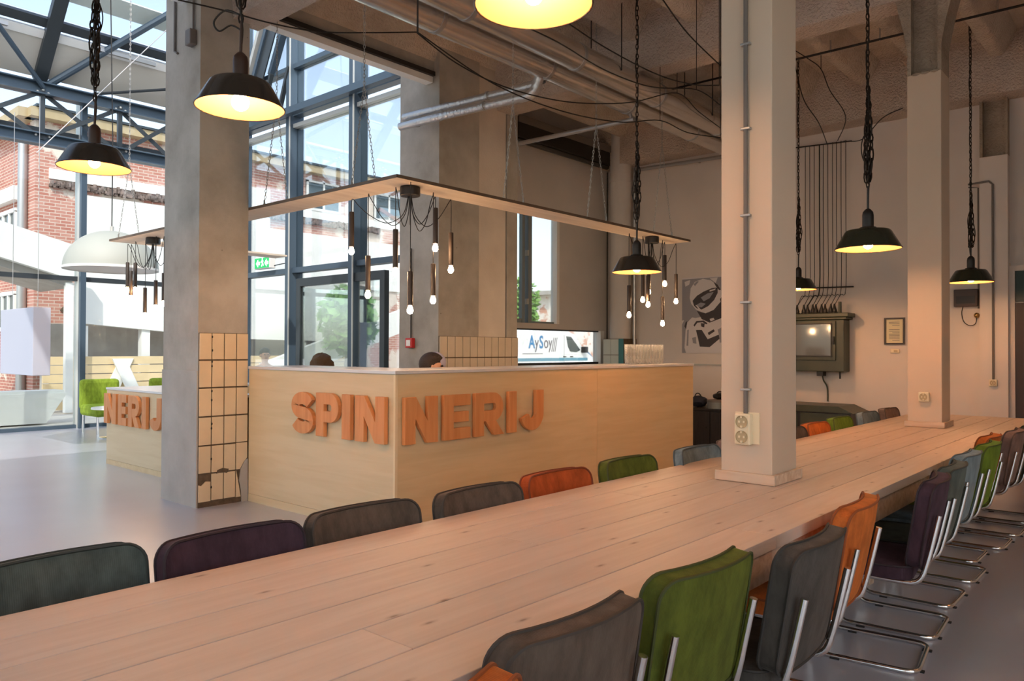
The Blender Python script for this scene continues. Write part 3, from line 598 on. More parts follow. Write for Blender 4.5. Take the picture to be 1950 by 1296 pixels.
MB().lathe(dprof, 40, (4.62, 12, 2.57)).build('shade', mat('dome_white', srgb(172, 176, 168), .6), dl, True, ang=80); MB().lathe([(r*.985, z*.985) for r, z in dprof], 40, (4.62, 12, 2.565)).build('shade_lining', WHITEP, dl, True, ang=80)
MB().lathe([(.64, 0), (.645, .0), (.645, .035), (.635, .035)], 40, (4.62, 12, 2.55)).build('rim', WHITEP, dl, True); MB().tube([(4.62, 12, 3.12), (4.62, 12, 4.5), (4.62, 12.2, 8)], .008, 6).build('cord', CABLE, dl); MB().tube([(4.62, 12, 3.11), (4.62, 12, 3.2)], .03, 10).build('cap', ALU, dl)
ex = thing('exit_sign', 'green exit sign with white running figure on the side glazing', 'sign', (6.6, 11, 2.66))
B(6.50, 6.60, 10.78, 11.24, 2.66, 2.84).build('housing', WHITEP, ex, bevel=.006); B(6.494, 6.50, 10.80, 11.22, 2.67, 2.83).build('face', GREENSIGN, ex)
e = MB(); O = (6.492, 11.2, 2.675)
for du in (.03, .28):
    e.prism([(0, .07), (.06, .13), (.06, .095), (.11, .095), (.11, .045), (.06, .045), (.06, .01)], (O[0], O[1]-du, O[2]), (0, -1, 0), (0, 0, 1), .003)
e.sphere((6.491, 10.985, 2.81), .016, 8, 5, (.2, 1, 1))
for p, q in (((.2, .11), (.225, .07)), ((.225, .07), (.19, .02)), ((.225, .07), (.25, .03)), ((.205, .105), (.17, .08)), ((.205, .105), (.245, .10))):
    e.ribbon([p, q], .016, O, (0, -1, 0), (0, 0, 1), .003)
e.build('pictogram', SIGNW, ex); MB().tube([(6.58, 10.78, 2.7), (6.6, 10.5, 2.72)], .008, 5).build('cable', CABLE, ex)

# ---- van, car, little building and trees seen through the window wall
VY = 16.5
van = thing('delivery_van', 'white delivery van with blue and grey lettering outside the window', 'van', (20, 17.4, 0))
side = [(17.6, .45), (17.6, 1.95), (17.75, 2.04), (21.75, 2.06), (22.1, 1.95), (22.75, 1.38), (23.3, 1.1), (23.5, .85), (23.5, .45)]
MB().prism(side, (0, VY+2.0, 0), (1, 0, 0), (0, 0, 1), 2.0).build('body', VANW, van, bevel=.05)
MB().prism([(21.62, 1.86), (21.9, 1.84), (22.45, 1.38), (22.2, 1.3), (21.85, 1.33), (21.72, 1.5)], (0, VY-.002, 0), (1, 0, 0), (0, 0, 1), .012).build('side_window', DGLASS, van)
MB().add([(22.13, VY+.15, 1.95), (22.13, VY+1.85, 1.95), (22.78, VY+1.9, 1.39), (22.78, VY+.1, 1.39)], [(0, 1, 2, 3)]).build('windscreen', DGLASS, van)
for x in (18.6, 22.4): MB().lathe([(.001, -.02), (.2, -.02), (.33, 0), (.33, .22)], 24, (x, VY, .33), Matrix.Rotation(-PI/2, 4, 'X').to_3x3()).build('wheel', BLACKR, van, True)
B(22.5, 22.68, VY-.2, VY, 1.28, 1.5).build('wing_mirror', BLACK, van, bevel=.02)
B(17.62, 22.9, VY-.012, VY, 1.0, 1.1).build('side_stripe', VANB, van); B(19.25, 20.3, VY-.012, VY, 1.24, 1.26).build('print_line', LETG, van)
MB().box(21.45, 21.6, VY-.03, VY, 1.13, 1.16).box(21.85, 22.0, VY-.03, VY, 1.13, 1.16).build('door_handle', BLACK, van); B(21.5, 21.51, VY-.006, VY, .6, 1.9).build('door_gap', LETG, van)
def text_part(s, size, o, mt, par, name='letter', bold=.0, sx=1.):
    cu = bpy.data.curves.new(name, 'FONT'); cu.body = s; cu.size = size; cu.extrude = .004; cu.offset = bold; cu.resolution_u = 4
    t = bpy.data.objects.new(name, cu); col.objects.link(t); bpy.context.view_layer.update()
    me = bpy.data.meshes.new_from_object(t.evaluated_get(bpy.context.evaluated_depsgraph_get())); bpy.data.objects.remove(t)
    me.transform(Matrix.Translation(o) @ Matrix.Rotation(PI/2, 4, 'X') @ Matrix.Diagonal((sx, 1, 1, 1))); me.materials.clear(); me.materials.append(mt)
    return link(name, me, par)
for s, x, mt, bo in (('A', 19.57, LETB, .012), ('y', 19.885, LETG, 0), ('S', 20.12, LETB, .012), ('o', 20.36, LETG, 0), ('y', 20.62, LETG, 0)): text_part(s, .60, (x, VY-.008, 1.44), mt, van, 'letter', bo, .78)
for k in range(3): MB().bar((20.80+k*.09, VY-.006, 1.32), (20.92+k*.09, VY-.006, 1.80), .012, .025, (1, 0, 0)).build('slash_mark', LETG, van)
br2 = thing('brick_shed', 'small red brick outbuilding with flat roof seen through the tall window', 'building', (38, 31, 0))
B(37.9, 52, 30, 36, 0, 4.8).build('wall', BRICKP, br2); B(37.2, 53, 29.6, 36.5, 4.8, 5.05).build('flat_roof', CONCS, br2)
car = thing('blue_car', 'blue grey parked car behind the white van', 'car', (27, 20, 0))
MB().prism([(24.6, .3), (24.6, .85), (25.3, 1.0), (26.0, 1.5), (27.6, 1.5), (28.3, 1.0), (28.9, .95), (28.9, .3)], (0, 21.7, 0), (1, 0, 0), (0, 0, 1), 1.7).build('body', mat('car_blue', srgb(120, 144, 170), .3, coat=.4), car, bevel=.05)
MB().prism([(25.45, 1.02), (26.1, 1.42), (27.5, 1.42), (28.05, 1.02)], (0, 20.0, 0), (1, 0, 0), (0, 0, 1), .01).build('side_window', DGLASS, car)
for x in (25.4, 28.1): MB().lathe([(.001, -.02), (.2, -.02), (.3, 0), (.3, .2)], 20, (x, 20.0, .3), Matrix.Rotation(-PI/2, 4, 'X').to_3x3()).build('wheel', BLACKR, car, True)
def tree(x, y, h, r, label):
    t = thing('street_tree', label, 'tree', (x, y, 0)); MB().tube([(x, y, 0), (x+.1, y, h*.5), (x, y, h*.8)], [.18, .13, .05], 8).build('trunk', BARK, t, True)
    mb = MB()
    for k in range(900):
        while True:
            p = Vector((random.uniform(-1, 1), random.uniform(-1, 1), random.uniform(-1, 1)))
            if .35 < p.length < 1: break
        c = Vector((x, y, h*.72))+Vector((p.x*r, p.y*r, p.z*h*.34)); u = Vector((random.gauss(0, 1), random.gauss(0, 1), random.gauss(0, 1))).normalized(); v = u.orthogonal().normalized(); s = random.uniform(.12, .24)
        mb.add([c-u*s, c+v*s*.6, c+u*s, c-v*s*.6], [(0, 1, 2, 3)])
    mb.build('foliage', LEAF, t, kind='stuff')
tree(31.2, 27, 5.0, 1.2, 'young green tree outside the left pane of the tall window'); tree(35.0, 30.5, 4.6, 1.3, 'low bushy tree beside the brick outbuilding'); tree(12.9, 17.4, 3.0, .8, 'small leafy tree beyond the side glazing before the stair block')

# ================================================================ LONG TABLE
TX0, TX1, TY0, PW, NP = -.6, 8.70, 1.07, .17667, 6
tb = thing('communal_table', 'very long whitewashed pine plank table running down the hall', 'table', (4.05, 1.6, 0))
CC = [(3.54, 3.84, 1.48, 1.74), (7.10, 7.39, 1.53, 1.79)]
def plank(xa, xb, ya, yb):
    lo = []; hi = []
    for cx0, cx1, cy0, cy1 in CC:
        if cx1 <= xa or cx0 >= xb or cy1 <= ya or cy0 >= yb: continue
        if cy0 <= ya and cy1 >= yb:
            plank(xa, cx0-.001, ya, yb); plank(cx1+.001, xb, ya, yb); return
        if cy0 <= ya: lo.append((cx0, cx1, cy1))
        else: hi.append((cx0, cx1, cy0))
    P = [(xa, ya)]
    for a, b, y in lo: P += [(a, ya), (a, y), (b, y), (b, ya)]
    P += [(xb, ya), (xb, yb)]
    for a, b, y in reversed(hi): P += [(b, yb), (b, y), (a, y), (a, yb)]
    P.append((xa, yb))
    MB().prism(P, (0, 0, .716), (1, 0, 0), (0, 1, 0), .044).build('plank', PINE, tb, bevel=.0018)
cuts = [[2.6, 6.1], [1.1, 5.2], [4.6, 7.9], [1.955, 5.95], [2.9, 6.5], [.3, 4.5]]
for r in range(NP):
    xs = [TX0]+cuts[r]+[TX1]
    for a, b in zip(xs[:-1], xs[1:]): plank(a+.0008, b-.0008, TY0+r*PW+.0022, TY0+(r+1)*PW-.0022)
for y in (TY0+.03, TY0+NP*PW-.06): B(TX0+.05, TX1-.05, y, y+.03, .60, .715).build('apron', PINET, tb)
B(TX1-.08, TX1-.05, TY0+.06, TY0+NP*PW-.06, .60, .715).build('apron', PINET, tb)
for x in (-.2, 1.55, 3.1, 4.9, 6.6, 8.45):
    for y in (1.47, 1.73): B(x-.04, x+.04, y-.035, y+.035, 0, .715).build('leg', PINET, tb)
    B(x-.04, x+.04, TY0+.06, TY0+NP*PW-.06, .64, .714).build('cross_rail', PINET, tb)

# ================================================================ CHAIRS
def rrect(hw, hh, r, k=6):
    P = []
    for cx, cy, a0 in ((hw-r, hh-r, 0), (-hw+r, hh-r, 90), (-hw+r, -hh+r, 180), (hw-r, -hh+r, 270)):
        for i in range(k+1):
            a = math.radians(a0+90*i/k); P.append((cx+r*math.cos(a), cy+r*math.sin(a)))
    return P
def densify(P, mx=.05):
    Q = []
    for i in range(len(P)):
        a = Vector(P[i]); b = Vector(P[(i+1) % len(P)]); n = max(1, int((b-a).length/mx)); Q += [tuple(a.lerp(b, j/n)) for j in range(n)]
    return Q
def pad(outline, th, fmap, dome, rings=(1, .93, .8, .55, .25)):
    """upholstered pad: outline in (u,v), thickness th along w, mapped by fmap(u,v,w)"""
    mb = MB(); n = len(outline); vs = []; fs = []
    def h(k, s): return s*(th/2+dome*(1-k**3))
    for s in (1, -1):
        for k in rings: vs += [fmap(u*k, v*k, h(k, s)) for u, v in outline]
        vs.append(fmap(0, 0, h(0, s)))
    R = len(rings); half = R*n+1
    for s in (0, 1):
        o = s*half
        for r in range(R-1):
            for i in range(n):
                j = (i+1) % n; q = (o+r*n+i, o+r*n+j, o+(r+1)*n+j, o+(r+1)*n+i); fs.append(q if s == 0 else q[::-1])
        for i in range(n):
            q = (o+(R-1)*n+i, o+(R-1)*n+(i+1) % n, o+half-1); fs.append(q if s == 0 else q[::-1])
    for i in range(n):
        j = (i+1) % n; fs.append((i, half+i, half+j, j))
    return mb.add(vs, fs)
BACK = densify(rrect(.232, .185, .055)); SEAT = densify(rrect(.225, .215, .07))
def bmap(u, v, w_):                    # v up the back, w_ towards the sitter
    zc = .648+v; y = -.225-.16*(v+.185)-.040*(1-(u/.232)**2)*(.55+.45*(v+.185)/.37)+w_ + .03
    return (u, y, zc+w_*.12)
def smap(u, v, w_): return (u, .02+v, .435+w_-.02*(v/.215 if v > 0 else 0)**2)
CH_MESH = {}
def fillet(P, r, k=5):
    P = [Vector(p) for p in P]; Q = [P[0]]
    for i in range(1, len(P)-1):
        a = (P[i-1]-P[i]); b = (P[i+1]-P[i]); d = min(r, a.length*.49, b.length*.49); A = P[i]+a.normalized()*d; Bq = P[i]+b.normalized()*d
        for t in range(k+1):
            t /= k; Q.append(A*(1-t)**2+P[i]*2*t*(1-t)+Bq*t*t)
    return Q+[P[-1]]
def chair(x, y, rz, c, label, group):
    t = thing('cantilever_chair', label, 'chair', (x, y, 0), group, local=True); t.rotation_euler = (0, 0, rz)
    M = VEL[c]
    if not CH_MESH:
        s = .2
        path = [(s, -.298, .70), (s, -.255, .50), (s, -.225, .395), (s, .215, .405), (s, .235, .012), (s, -.215, .012), (-s, -.215, .012), (-s, .235, .012), (-s, .215, .405), (-s, -.225, .395), (-s, -.255, .50), (-s, -.298, .70)]
        CH_MESH['frame'] = MB().tube(fillet(path, .065), .0115, 10)
        CH_MESH['back'] = pad(BACK, .052, bmap, .008); CH_MESH['seat'] = pad(SEAT, .055, smap, .018)
        p = MB()
        for sg in (1, -1): p.tube([bmap(u*1.005, v*1.005, sg*.027) for u, v in BACK], .0048, 5, True)
        CH_MESH['piping'] = p
        CH_MESH['spipe'] = MB().tube([smap(u*1.003, v*1.003, .028) for u, v in SEAT], .0045, 5, True)
    def part(nm, mb, mt, par):
        if isinstance(mb, MB):
            me = bpy.data.meshes.new(nm); me.from_pydata(mb.v, [], mb.f); me.polygons.foreach_set('use_smooth', [True]*len(me.polygons)); me.set_sharp_from_angle(angle=math.radians(50)); return link(nm, me, par) if me.materials.append(mt) is None else None
    def get(key, mt):
        kk = (key, mt.name)
        if kk not in CH_MESH:
            mb = CH_MESH[key]; me = bpy.data.meshes.new(key); me.from_pydata(mb.v, [], mb.f); me.polygons.foreach_set('use_smooth', [True]*len(me.polygons)); me.set_sharp_from_angle(angle=math.radians(50)); me.materials.append(mt); CH_MESH[kk] = me
        return CH_MESH[kk]
    link('frame', get('frame', CHROME), t)
    b = link('backrest', get('back', M), t); link('piping', get('piping', VELP[c]), b)
    s_ = link('seat', get('seat', M), t); link('piping', get('spipe', VELP[c]), s_)
    for k, (gx, gy) in enumerate(((.2, .12), (-.2, .12), (.14, -.215), (-.14, -.215))):
        if 'glide' not in CH_MESH:
            mb = B(-.013, .013, -.02, .02, 0, .006); me = bpy.data.meshes.new('glide'); me.from_pydata(mb.v, [], mb.f); me.materials.append(BLACKR); CH_MESH['glide'] = me
        g = link('glide', CH_MESH['glide'], t); g.location = (gx, gy, 0)
    return t
CCOL = dict(brown=(.100, .074, .056), olive=(.088, .105, .014), grey=(.066, .058, .050), orange=(.50, .125, .024), rust=(.40, .075, .016), purple=(.052, .028, .040), slate=(.075, .090, .080), blue=(.17, .225, .25), mauve=(.20, .135, .115), green=(.12, .19, .02), dgreen=(.05, .06, .045), teal=(.03, .07, .065))
VEL = {k: velvet('velvet_'+k, v) for k, v in CCOL.items()}
VELP = {k: mat('piping_'+k, tuple(x*.5 for x in v), .7) for k, v in CCOL.items()}
NR = 'chairs on the near side of the table'; FR = 'chairs on the far side of the table'
near = [(.80, 1.16, .10, 'orange', 'orange velvet chair, nearest on the near side, only its top edge in frame'),
        (1.335, 1.245, -.03, 'brown', 'grey brown velvet chair in the foreground between orange and green chairs'),
        (1.905, 1.235, -.06, 'olive', 'green velvet chair in the foreground, second full backrest from the front'),
        (2.37, 1.12, .03, 'grey', 'dark grey velvet chair right behind the foreground green chair'),
        (3.02, 1.20, .10, 'orange', 'orange velvet chair on the near side peeking above the dark grey chair'),
        (3.82, 1.12, .12, 'purple', 'dark purple velvet chair on the near side with open gap before it'),
        (4.32, 1.15, .06, 'slate', 'grey green velvet chair just behind the dark purple near side chair'),
        (4.89, 1.19, .0, 'blue', 'pale blue velvet chair on the near side'),
        (5.49, 1.19, .0, 'green', 'bright green velvet chair on the near side behind the pale blue one'),
        (6.0, 1.27, .0, 'orange', 'orange velvet chair farthest down the near side, small in view'),
        (6.52, 1.20, .0, 'mauve', 'brown mauve velvet chair at the right edge behind the bright green one'),
        (7.05, 1.18, .0, 'dgreen', 'dark olive velvet chair cut by the right edge of the picture'),
        (7.60, 1.18, .0, 'teal', 'dark teal velvet chair at the right edge, last of the near row')]
for x, y, r, c, l in near: chair(x, y, r, c, l, NR)
far = [(.755, 2.05, PI+.03, 'slate', 'grey green velvet chair at the left edge of the picture'),
       (1.225, 1.965, PI+.02, 'purple', 'dark purple velvet chair on the far side of the table'),
       (1.715, 1.965, PI-.02, 'brown', 'grey brown velvet chair, nearest of the two before the bar corner'),
       (2.265, 1.92, PI, 'brown', 'grey brown velvet chair left of the rust orange chair'),
       (2.80, 1.94, PI, 'rust', 'rust orange velvet chair before the bar'),
       (3.395, 1.935, PI, 'olive', 'olive green velvet chair before the right part of the bar'),
       (4.06, 1.89, PI, 'blue', 'pale blue grey velvet chair left of the large cream column'),
       (4.62, 1.91, PI, 'mauve', 'mauve brown velvet chair half hidden by the large cream column'),
       (5.50, 1.91, PI, 'brown', 'brown velvet chair showing a sliver right of the large column'),
       (6.02, 1.92, PI, 'orange', 'bright orange velvet chair on the far side right of the large column'),
       (6.66, 1.95, PI, 'green', 'green velvet chair between bright orange and blue on the far side'),
       (7.42, 1.955, PI, 'blue', 'slate blue velvet chair far down the far side of the table'),
       (8.05, 1.945, PI, 'mauve', 'small brown velvet chair, last on the far side of the table')]
for x, y, r, c, l in far: chair(x, y, r, c, l, FR)

# ================================================================ BAR
bar = thing('bar_counter', 'tall birch plywood bar with SPINNERIJ lettering round its corner', 'bar', (3.71, 4.42, 0))
B(3.71, 3.73, 4.442, 6.49, .07, 1.208).build('front_panel', BIRCHY, bar); B(3.734, 6.3, 4.42, 4.44, .07, 1.208).build('front_panel', BIRCH, bar); B(6.302, 8.27, 4.42, 4.44, .07, 1.208).build('front_panel', BIRCH, bar)
lab(B(3.709, 3.733, 4.419, 4.441, .07, 1.208).build('corner_edge', mat('ply_edge', srgb(232, 208, 168), .5), bar), 'pale plywood corner edge')
B(3.708, 3.73, 4.43, 6.49, 0, .068).build('base_trim', BIRCHY, bar); B(3.73, 8.27, 4.418, 4.44, 0, .068).build('base_trim', BIRCH, bar)
MB().prism([(3.70, 4.41), (8.28, 4.41), (8.28, 5.0), (4.29, 5.0), (4.29, 6.49), (3.70, 6.49)], (0, 0, 1.210), (1, 0, 0), (0, 1, 0), .026).build('countertop', STEELTOP, bar, bevel=.003)
B(8.25, 8.27, 4.44, 4.98, 0, 1.208).build('end_panel', BIRCH, bar); B(4.27, 4.29, 4.98, 6.49, 0, 1.208).build('back_panel', BIRCH, bar); B(4.29, 8.25, 4.96, 4.98, 0, 1.208).build('back_panel', BIRCH, bar)
def glyph(ch, W, H, s, o, U, V, d):
    mb = MB(); rec = lambda x0, y0, x1, y1: mb.prism([(x0, y0), (x1, y0), (x1, y1), (x0, y1)], o, U, V, d)
    arc = lambda cx, cy, rx, ry, a0, a1, k=14: [(cx+rx*math.cos(math.radians(a0+(a1-a0)*i/k)), cy+ry*math.sin(math.radians(a0+(a1-a0)*i/k))) for i in range(k+1)]
    if ch == 'I': rec(0, 0, W, H)
    if ch == 'N':
        yr = H*s/(W-1.05*s); mb.prism([(0, 0), (0, H), (s*1.05, H), (W-s, yr), (W-s, H), (W, H), (W, 0), (W-s*1.05, 0), (s, H-yr), (s, 0)], o, U, V, d)
    if ch == 'E':
        rec(0, 0, s, H); rec(s, 0, W, s*.85); rec(s, H-s*.85, W, H); rec(s, H/2-s*.4, W*.93, H/2+s*.4)
    if ch in 'PR':
        rec(0, 0, s, H); y2 = H*.46; y1 = H-s*.42; rd = (y1-y2)/2
        mb.ribbon([(s, y1), (W-s/2-rd*1.0, y1)]+arc(W-s/2-rd, (y1+y2)/2, rd, rd, 90, -90)[1:-1]+[(W-s/2-rd, y2), (s, y2)], s*.84, o, U, V, d)
        if ch == 'R': mb.prism([(W-s*1.12, 0), (W, 0), (W*.72, y2-s*.42), (W*.36, y2-s*.42)], o, U, V, d)
    if ch == 'J':
        r = (W-s)/2; mb.ribbon([(W-s/2, H), (W-s/2, H*.6)]+arc(W/2, r+s/2, r, r, 0, -165, 16), s, o, U, V, d)
    if ch == 'S':
        ry = (H-s)/4; rx = (W-s)/2
        mb.ribbon(arc(W/2, H-s/2-ry, rx, ry, 18, 262, 18)+arc(W/2, s/2+ry, rx, ry, 82, -162, 18), s*.94, o, U, V, d)
    return mb
FN = {'S': 'S', 'P': 'P', 'I': 'I', 'N': 'N', 'E': 'E', 'R': 'R', 'J': 'J'}
def letters(spec, par, face, z0, H, s, d=.035, off=.012):
    for ch, a, b in spec:
        W = abs(b-a)
        if face[0] == 'A': o, U = (face[1]-off, a, z0), (0, -1, 0)
        else: o, U = (a, face[1]-off, z0), (1, 0, 0)
        glyph(ch, W, H, s if ch != 'I' else W, o, U, (0, 0, 1), d).build('letter', COPPERW, par, bevel=.002)
letters([('S', 5.725, 5.40), ('P', 5.365, 5.05), ('I', 5.015, 4.905), ('N', 4.845, 4.49)], bar, ('A', 3.71), .687, .353, .108)
letters([('N', 3.765, 4.10), ('E', 4.165, 4.46), ('R', 4.515, 4.865), ('I', 4.93, 5.03), ('J', 5.09, 5.40)], bar, ('B', 4.42), .682, .355, .105)
lb = thing('low_bar_counter', 'lower pale plywood counter with NERIJ letters behind the tiled column', 'bar', (3.75, 8.5, 0))
B(3.75, 3.77, 7.21, 9.84, .06, .895).build('front_panel', BIRCHY, lb); B(3.77, 6.2, 9.82, 9.84, .06, .895).build('end_panel', BIRCH, lb); B(3.748, 3.77, 7.21, 9.84, 0, .058).build('base_trim', BIRCH, lb)
MB().prism([(3.74, 7.21), (4.3, 7.21), (4.3, 9.3), (6.2, 9.3), (6.2, 9.85), (3.74, 9.85)], (0, 0, .897), (1, 0, 0), (0, 1, 0), .025).build('countertop', STEELTOP, lb, bevel=.003)
B(4.28, 4.30, 7.21, 9.3, 0, .895).build('back_panel', BIRCH, lb); B(4.3, 6.18, 9.30, 9.32, 0, .895).build('back_panel', BIRCH, lb); B(3.9, 4.25, 7.5, 8.4, .922, .95).build('drip_mat', BLACKR, lb)
letters([('N', 9.81, 9.46), ('E', 9.40, 9.17), ('R', 9.12, 8.82), ('I', 8.76, 8.65), ('J', 8.57, 8.28)], lb, ('A', 3.75), .50, .355, .105)

# hanging shelf over the bar
sh = thing('hanging_shelf', 'thin plywood shelf hung on chains round above the bar', 'shelf', (3.85, 4.6, 2.68))
B(3.715, 4.03, 4.42, 6.6, 2.675, 2.70).build('shelf_board', SHELFM, sh, bevel=.002); B(3.715, 4.03, 6.602, 9.72, 2.675, 2.70).build('shelf_board', SHELFM, sh, bevel=.002)
B(4.032, 8.20, 4.42, 4.73, 2.675, 2.70).build('shelf_board', SHELFM, sh, bevel=.002); B(4.032, 5.95, 9.42, 9.72, 2.675, 2.70).build('shelf_board', SHELFM, sh, bevel=.002)
EDGE = mat('shelf_edge', srgb(112, 92, 74), .6)
B(3.711, 3.715, 4.416, 9.72, 2.675, 2.70).build('edge_band', EDGE, sh); B(3.711, 8.20, 4.416, 4.42, 2.675, 2.70).build('edge_band', EDGE, sh)
def chain_mb(pts, ll=.034, r=.0035, wd=.011, n=4):
    mb = MB(); P = [Vector(p) for p in pts]; k = 0
    for a, b in zip(P[:-1], P[1:]):
        L = (b-a).length; m_ = max(1, int(L/ll)); d = (b-a).normalized(); u = d.orthogonal().normalized(); v = d.cross(u)
        for i in range(m_):
            c = a+d*L*(i+.5)/m_; q = u if k % 2 else v; k += 1; h = L/m_*.66
            ring = [c+d*h*math.sin(t)*1.0+q*wd*math.cos(t) for t in [2*PI*j/8 for j in range(8)]]
            mb.tube(ring, r, n, True)
    return mb
def vchain(a, b, apex, top):
    for p in (a, b): chain_mb([p, apex], .03, .0028, .008, 3).build('suspension_chain', ZCHAIN, sh, True, kind='stuff')
    chain_mb([apex, top], .03, .0028, .008, 3).build('suspension_chain', ZCHAIN, sh, True, kind='stuff')
    for p in (a, b): MB().tube([p, (p[0], p[1], p[2]+.05)], .007, 6).build('eye_hook', ZCHAIN, sh, True)
for x, za in ((5.2, 3.62), (6.5, 3.73), (7.82, 3.78)): vchain((x, 4.45, 2.70), (x, 4.70, 2.70), (x, 4.58, za), (x, 4.58, 4.98))
for y, za in ((6.32, 3.7), (5.02, 3.54), (8.3, 3.6), (9.55, 3.6)): vchain((3.75, y, 2.70), (4.0, y, 2.70), (3.87, y, za), (3.87, y, 4.98 if y < 7 else 6.3))

# pendant clusters: canopy, swinging cords, wooden tubes and bare filament bulbs
def cluster(cx, cy, tubes, label):
    t = thing('pendant_cluster', label, 'lamp', (cx, cy, 2.6), 'tube pendant clusters under the hanging shelf')
    MB().lathe([(.001, 2.672), (.078, 2.672), (.08, 2.66), (.08, 2.605), (.074, 2.60), (.001, 2.60)], 24, (cx, cy, 0)).build('canopy', BLACK, t, True)
    for i, (x, y, zt, zb) in enumerate(tubes):
        hx, hy = x, y; hz = 2.655-random.uniform(0, .03); zl = 2.36+random.uniform(-.05, .05); dx, dy = hx-cx, hy-cy
        p = [(cx+dx*.03, cy+dy*.03, 2.60), (cx+dx*.12, cy+dy*.12, 2.46), (cx+dx*.38, cy+dy*.38, zl), (cx+dx*.66, cy+dy*.66, zl+.07), (cx+dx*.86, cy+dy*.86, hz-.07), (hx-dx*.03, hy-dy*.03, hz-.005), (hx, hy, hz-.02), (hx, hy, zt)]
        MB().tube(smooth(p), .0035, 5).build('cord', CABLE, t, True)
        MB().lathe([(.001, zt), (.018, zt), (.021, zt-.006), (.021, zb), (.001, zb)], 16, (x, y, 0)).build('tube_holder', TUBEW, t, True)
        b = MB().lathe([(.001, zb-.066), (.014, zb-.062), (.023, zb-.047), (.024, zb-.036), (.018, zb-.016), (.011, zb), (.001, zb)], 14, (x, y, 0)).build('bulb', BULBS, t, True, ang=80)
    return t
def smooth(P, k=6):
    P = [Vector(p) for p in P]; Q = []
    for i in range(len(P)-1):
        p0, p1, p2, p3 = P[max(i-1, 0)], P[i], P[i+1], P[min(i+2, len(P)-1)]
        for j in range(k):
            t = j/k; Q.append(.5*((2*p1)+(-p0+p2)*t+(2*p0-5*p1+4*p2-p3)*t*t+(-p0+3*p1-3*p2+p3)*t**3))
    return Q+[P[-1]]
cluster(4.0, 4.6, [(3.88, 5.19, 2.53, 2.24), (3.88, 4.97, 2.15, 1.87), (3.88, 4.63, 2.33, 2.03), (3.88, 4.455, 1.99, 1.73), (4.245, 4.57, 2.54, 2.25), (4.25, 4.60, 2.09, 1.83), (4.42, 4.57, 2.36, 2.09)], 'cluster of wooden tube pendants at the bar corner')
cluster(7.55, 4.55, [(7.11, 4.57, 2.10, 1.81), (7.39, 4.57, 2.28, 1.99), (7.47, 4.55, 2.23, 1.94), (7.55, 4.59, 2.38, 2.09), (7.87, 4.57, 2.50, 2.20), (7.87, 4.60, 2.02, 1.74), (8.13, 4.57, 2.30, 2.01)], 'cluster of wooden tube pendants at the right end of the bar')
cluster(3.92, 9.0, [(3.88, 9.6, 2.43, 2.13), (3.88, 9.5, 2.32, 2.03), (3.88, 9.38, 2.41, 2.12), (3.88, 9.11, 2.10, 1.81), (3.88, 8.83, 2.17, 1.89), (3.88, 8.63, 2.24, 1.93), (3.9, 8.45, 2.1, 1.8)], 'cluster of wooden tube pendants above the lower counter')

# ================================================================ ENAMEL PENDANTS
def pendant(x, y, z, label, mt, neckm, ztop, big=False, loop=0, tilt=0.):
    t = thing('enamel_pendant', label, 'lamp', (x, y, z), 'factory pendants in the hall', local=True); t.rotation_euler = (tilt, 0, 0)
    prof = [(.230, -.004), (.233, 0), (.226, .012), (.185, .085), (.160, .128), (.148, .138), (.06, .150), (.05, .158)]
    MB().lathe(prof, 40).build('shade', mt, t, True, ang=50)
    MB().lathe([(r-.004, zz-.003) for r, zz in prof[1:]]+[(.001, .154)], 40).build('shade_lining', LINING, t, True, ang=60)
    MB().tube([(.231*math.cos(2*PI*i/40), .231*math.sin(2*PI*i/40), 0) for i in range(40)], .004, 6, True).build('rim', mt, t, True)
    MB().lathe([(.062, .150), (.058, .16), (.040, .165), (.040, .25), (.036, .275), (.022, .292), (.012, .30), (.001, .302)], 20).build('lamp_neck', neckm, t, True)
    r = .046 if big else .036; zc = .03 if big else .035
    MB().lathe([(max(.001, r*math.sin(PI*i/10)), zc-r*math.cos(PI*i/10)) for i in range(9)]+[(.016, zc+r+.02), (.016, .15)], 20).build('bulb', BULB, t, True, ang=80)
    H = ztop-z
    cp = [(.0, 0, .30)]+[(.012*math.sin(k*2.3), .012*math.cos(k*1.9), .30+(H-.30)*k/14) for k in range(1, 14)]+[(0, 0, H)]
    MB().tube(smooth(cp, 4), .0045, 6).build('cord', CABLE, t, True)
    chain_mb([(0, 0, .46), (0, 0, H)], .045, .0045, .012, 5).build('chain', CHAINM, t, True, kind='stuff')
    MB().tube([(0, 0, .30), (0.004, 0, .47)], .0085, 8).build('cord_grip', neckm, t, True)
    # surplus cable and chain bundled above the lamp
    for k in range(3):
        a = k*2.1+x; h = .62+.14*k+loop; P = [(.0, 0, h+.12), (.03*math.cos(a), .03*math.sin(a), h+.08), (.045*math.cos(a), .045*math.sin(a), h), (.03*math.cos(a), .03*math.sin(a), h-.09), (0, 0, h-.12)]
        MB().tube(smooth(P, 5), .004, 6).build('cable_loop', CABLE, t, True)
    for k in range(3):
        a = k*2.1; chain_mb(smooth([(.012*math.cos(a), .012*math.sin(a), .50+loop*.5), (.026*math.cos(a+.6), .026*math.sin(a+.6), .66+loop), (.022*math.cos(a+1), .022*math.sin(a+1), .86+loop), (.008, 0, 1.02+loop+.1*k)], 2), .05, .0055, .014, 5).build('chain_slack', CHAINM, t, True, kind='stuff')
    return t
p1_ = pendant(2.12, 3.82, 2.69, 'large dark enamel pendant beside the tiled column with a bright globe bulb', ENAMEL, BROWNN, 4.74, True, .1)
MB().tube(smooth([(0, 0, .50), (-.05, .07, .53), (-.09, .12, .47), (-.07, .10, .42), (-.03, .05, .45), (0, 0, .42)], 6), .005, 6).build('cable_loop', CABLE, p1_, True)
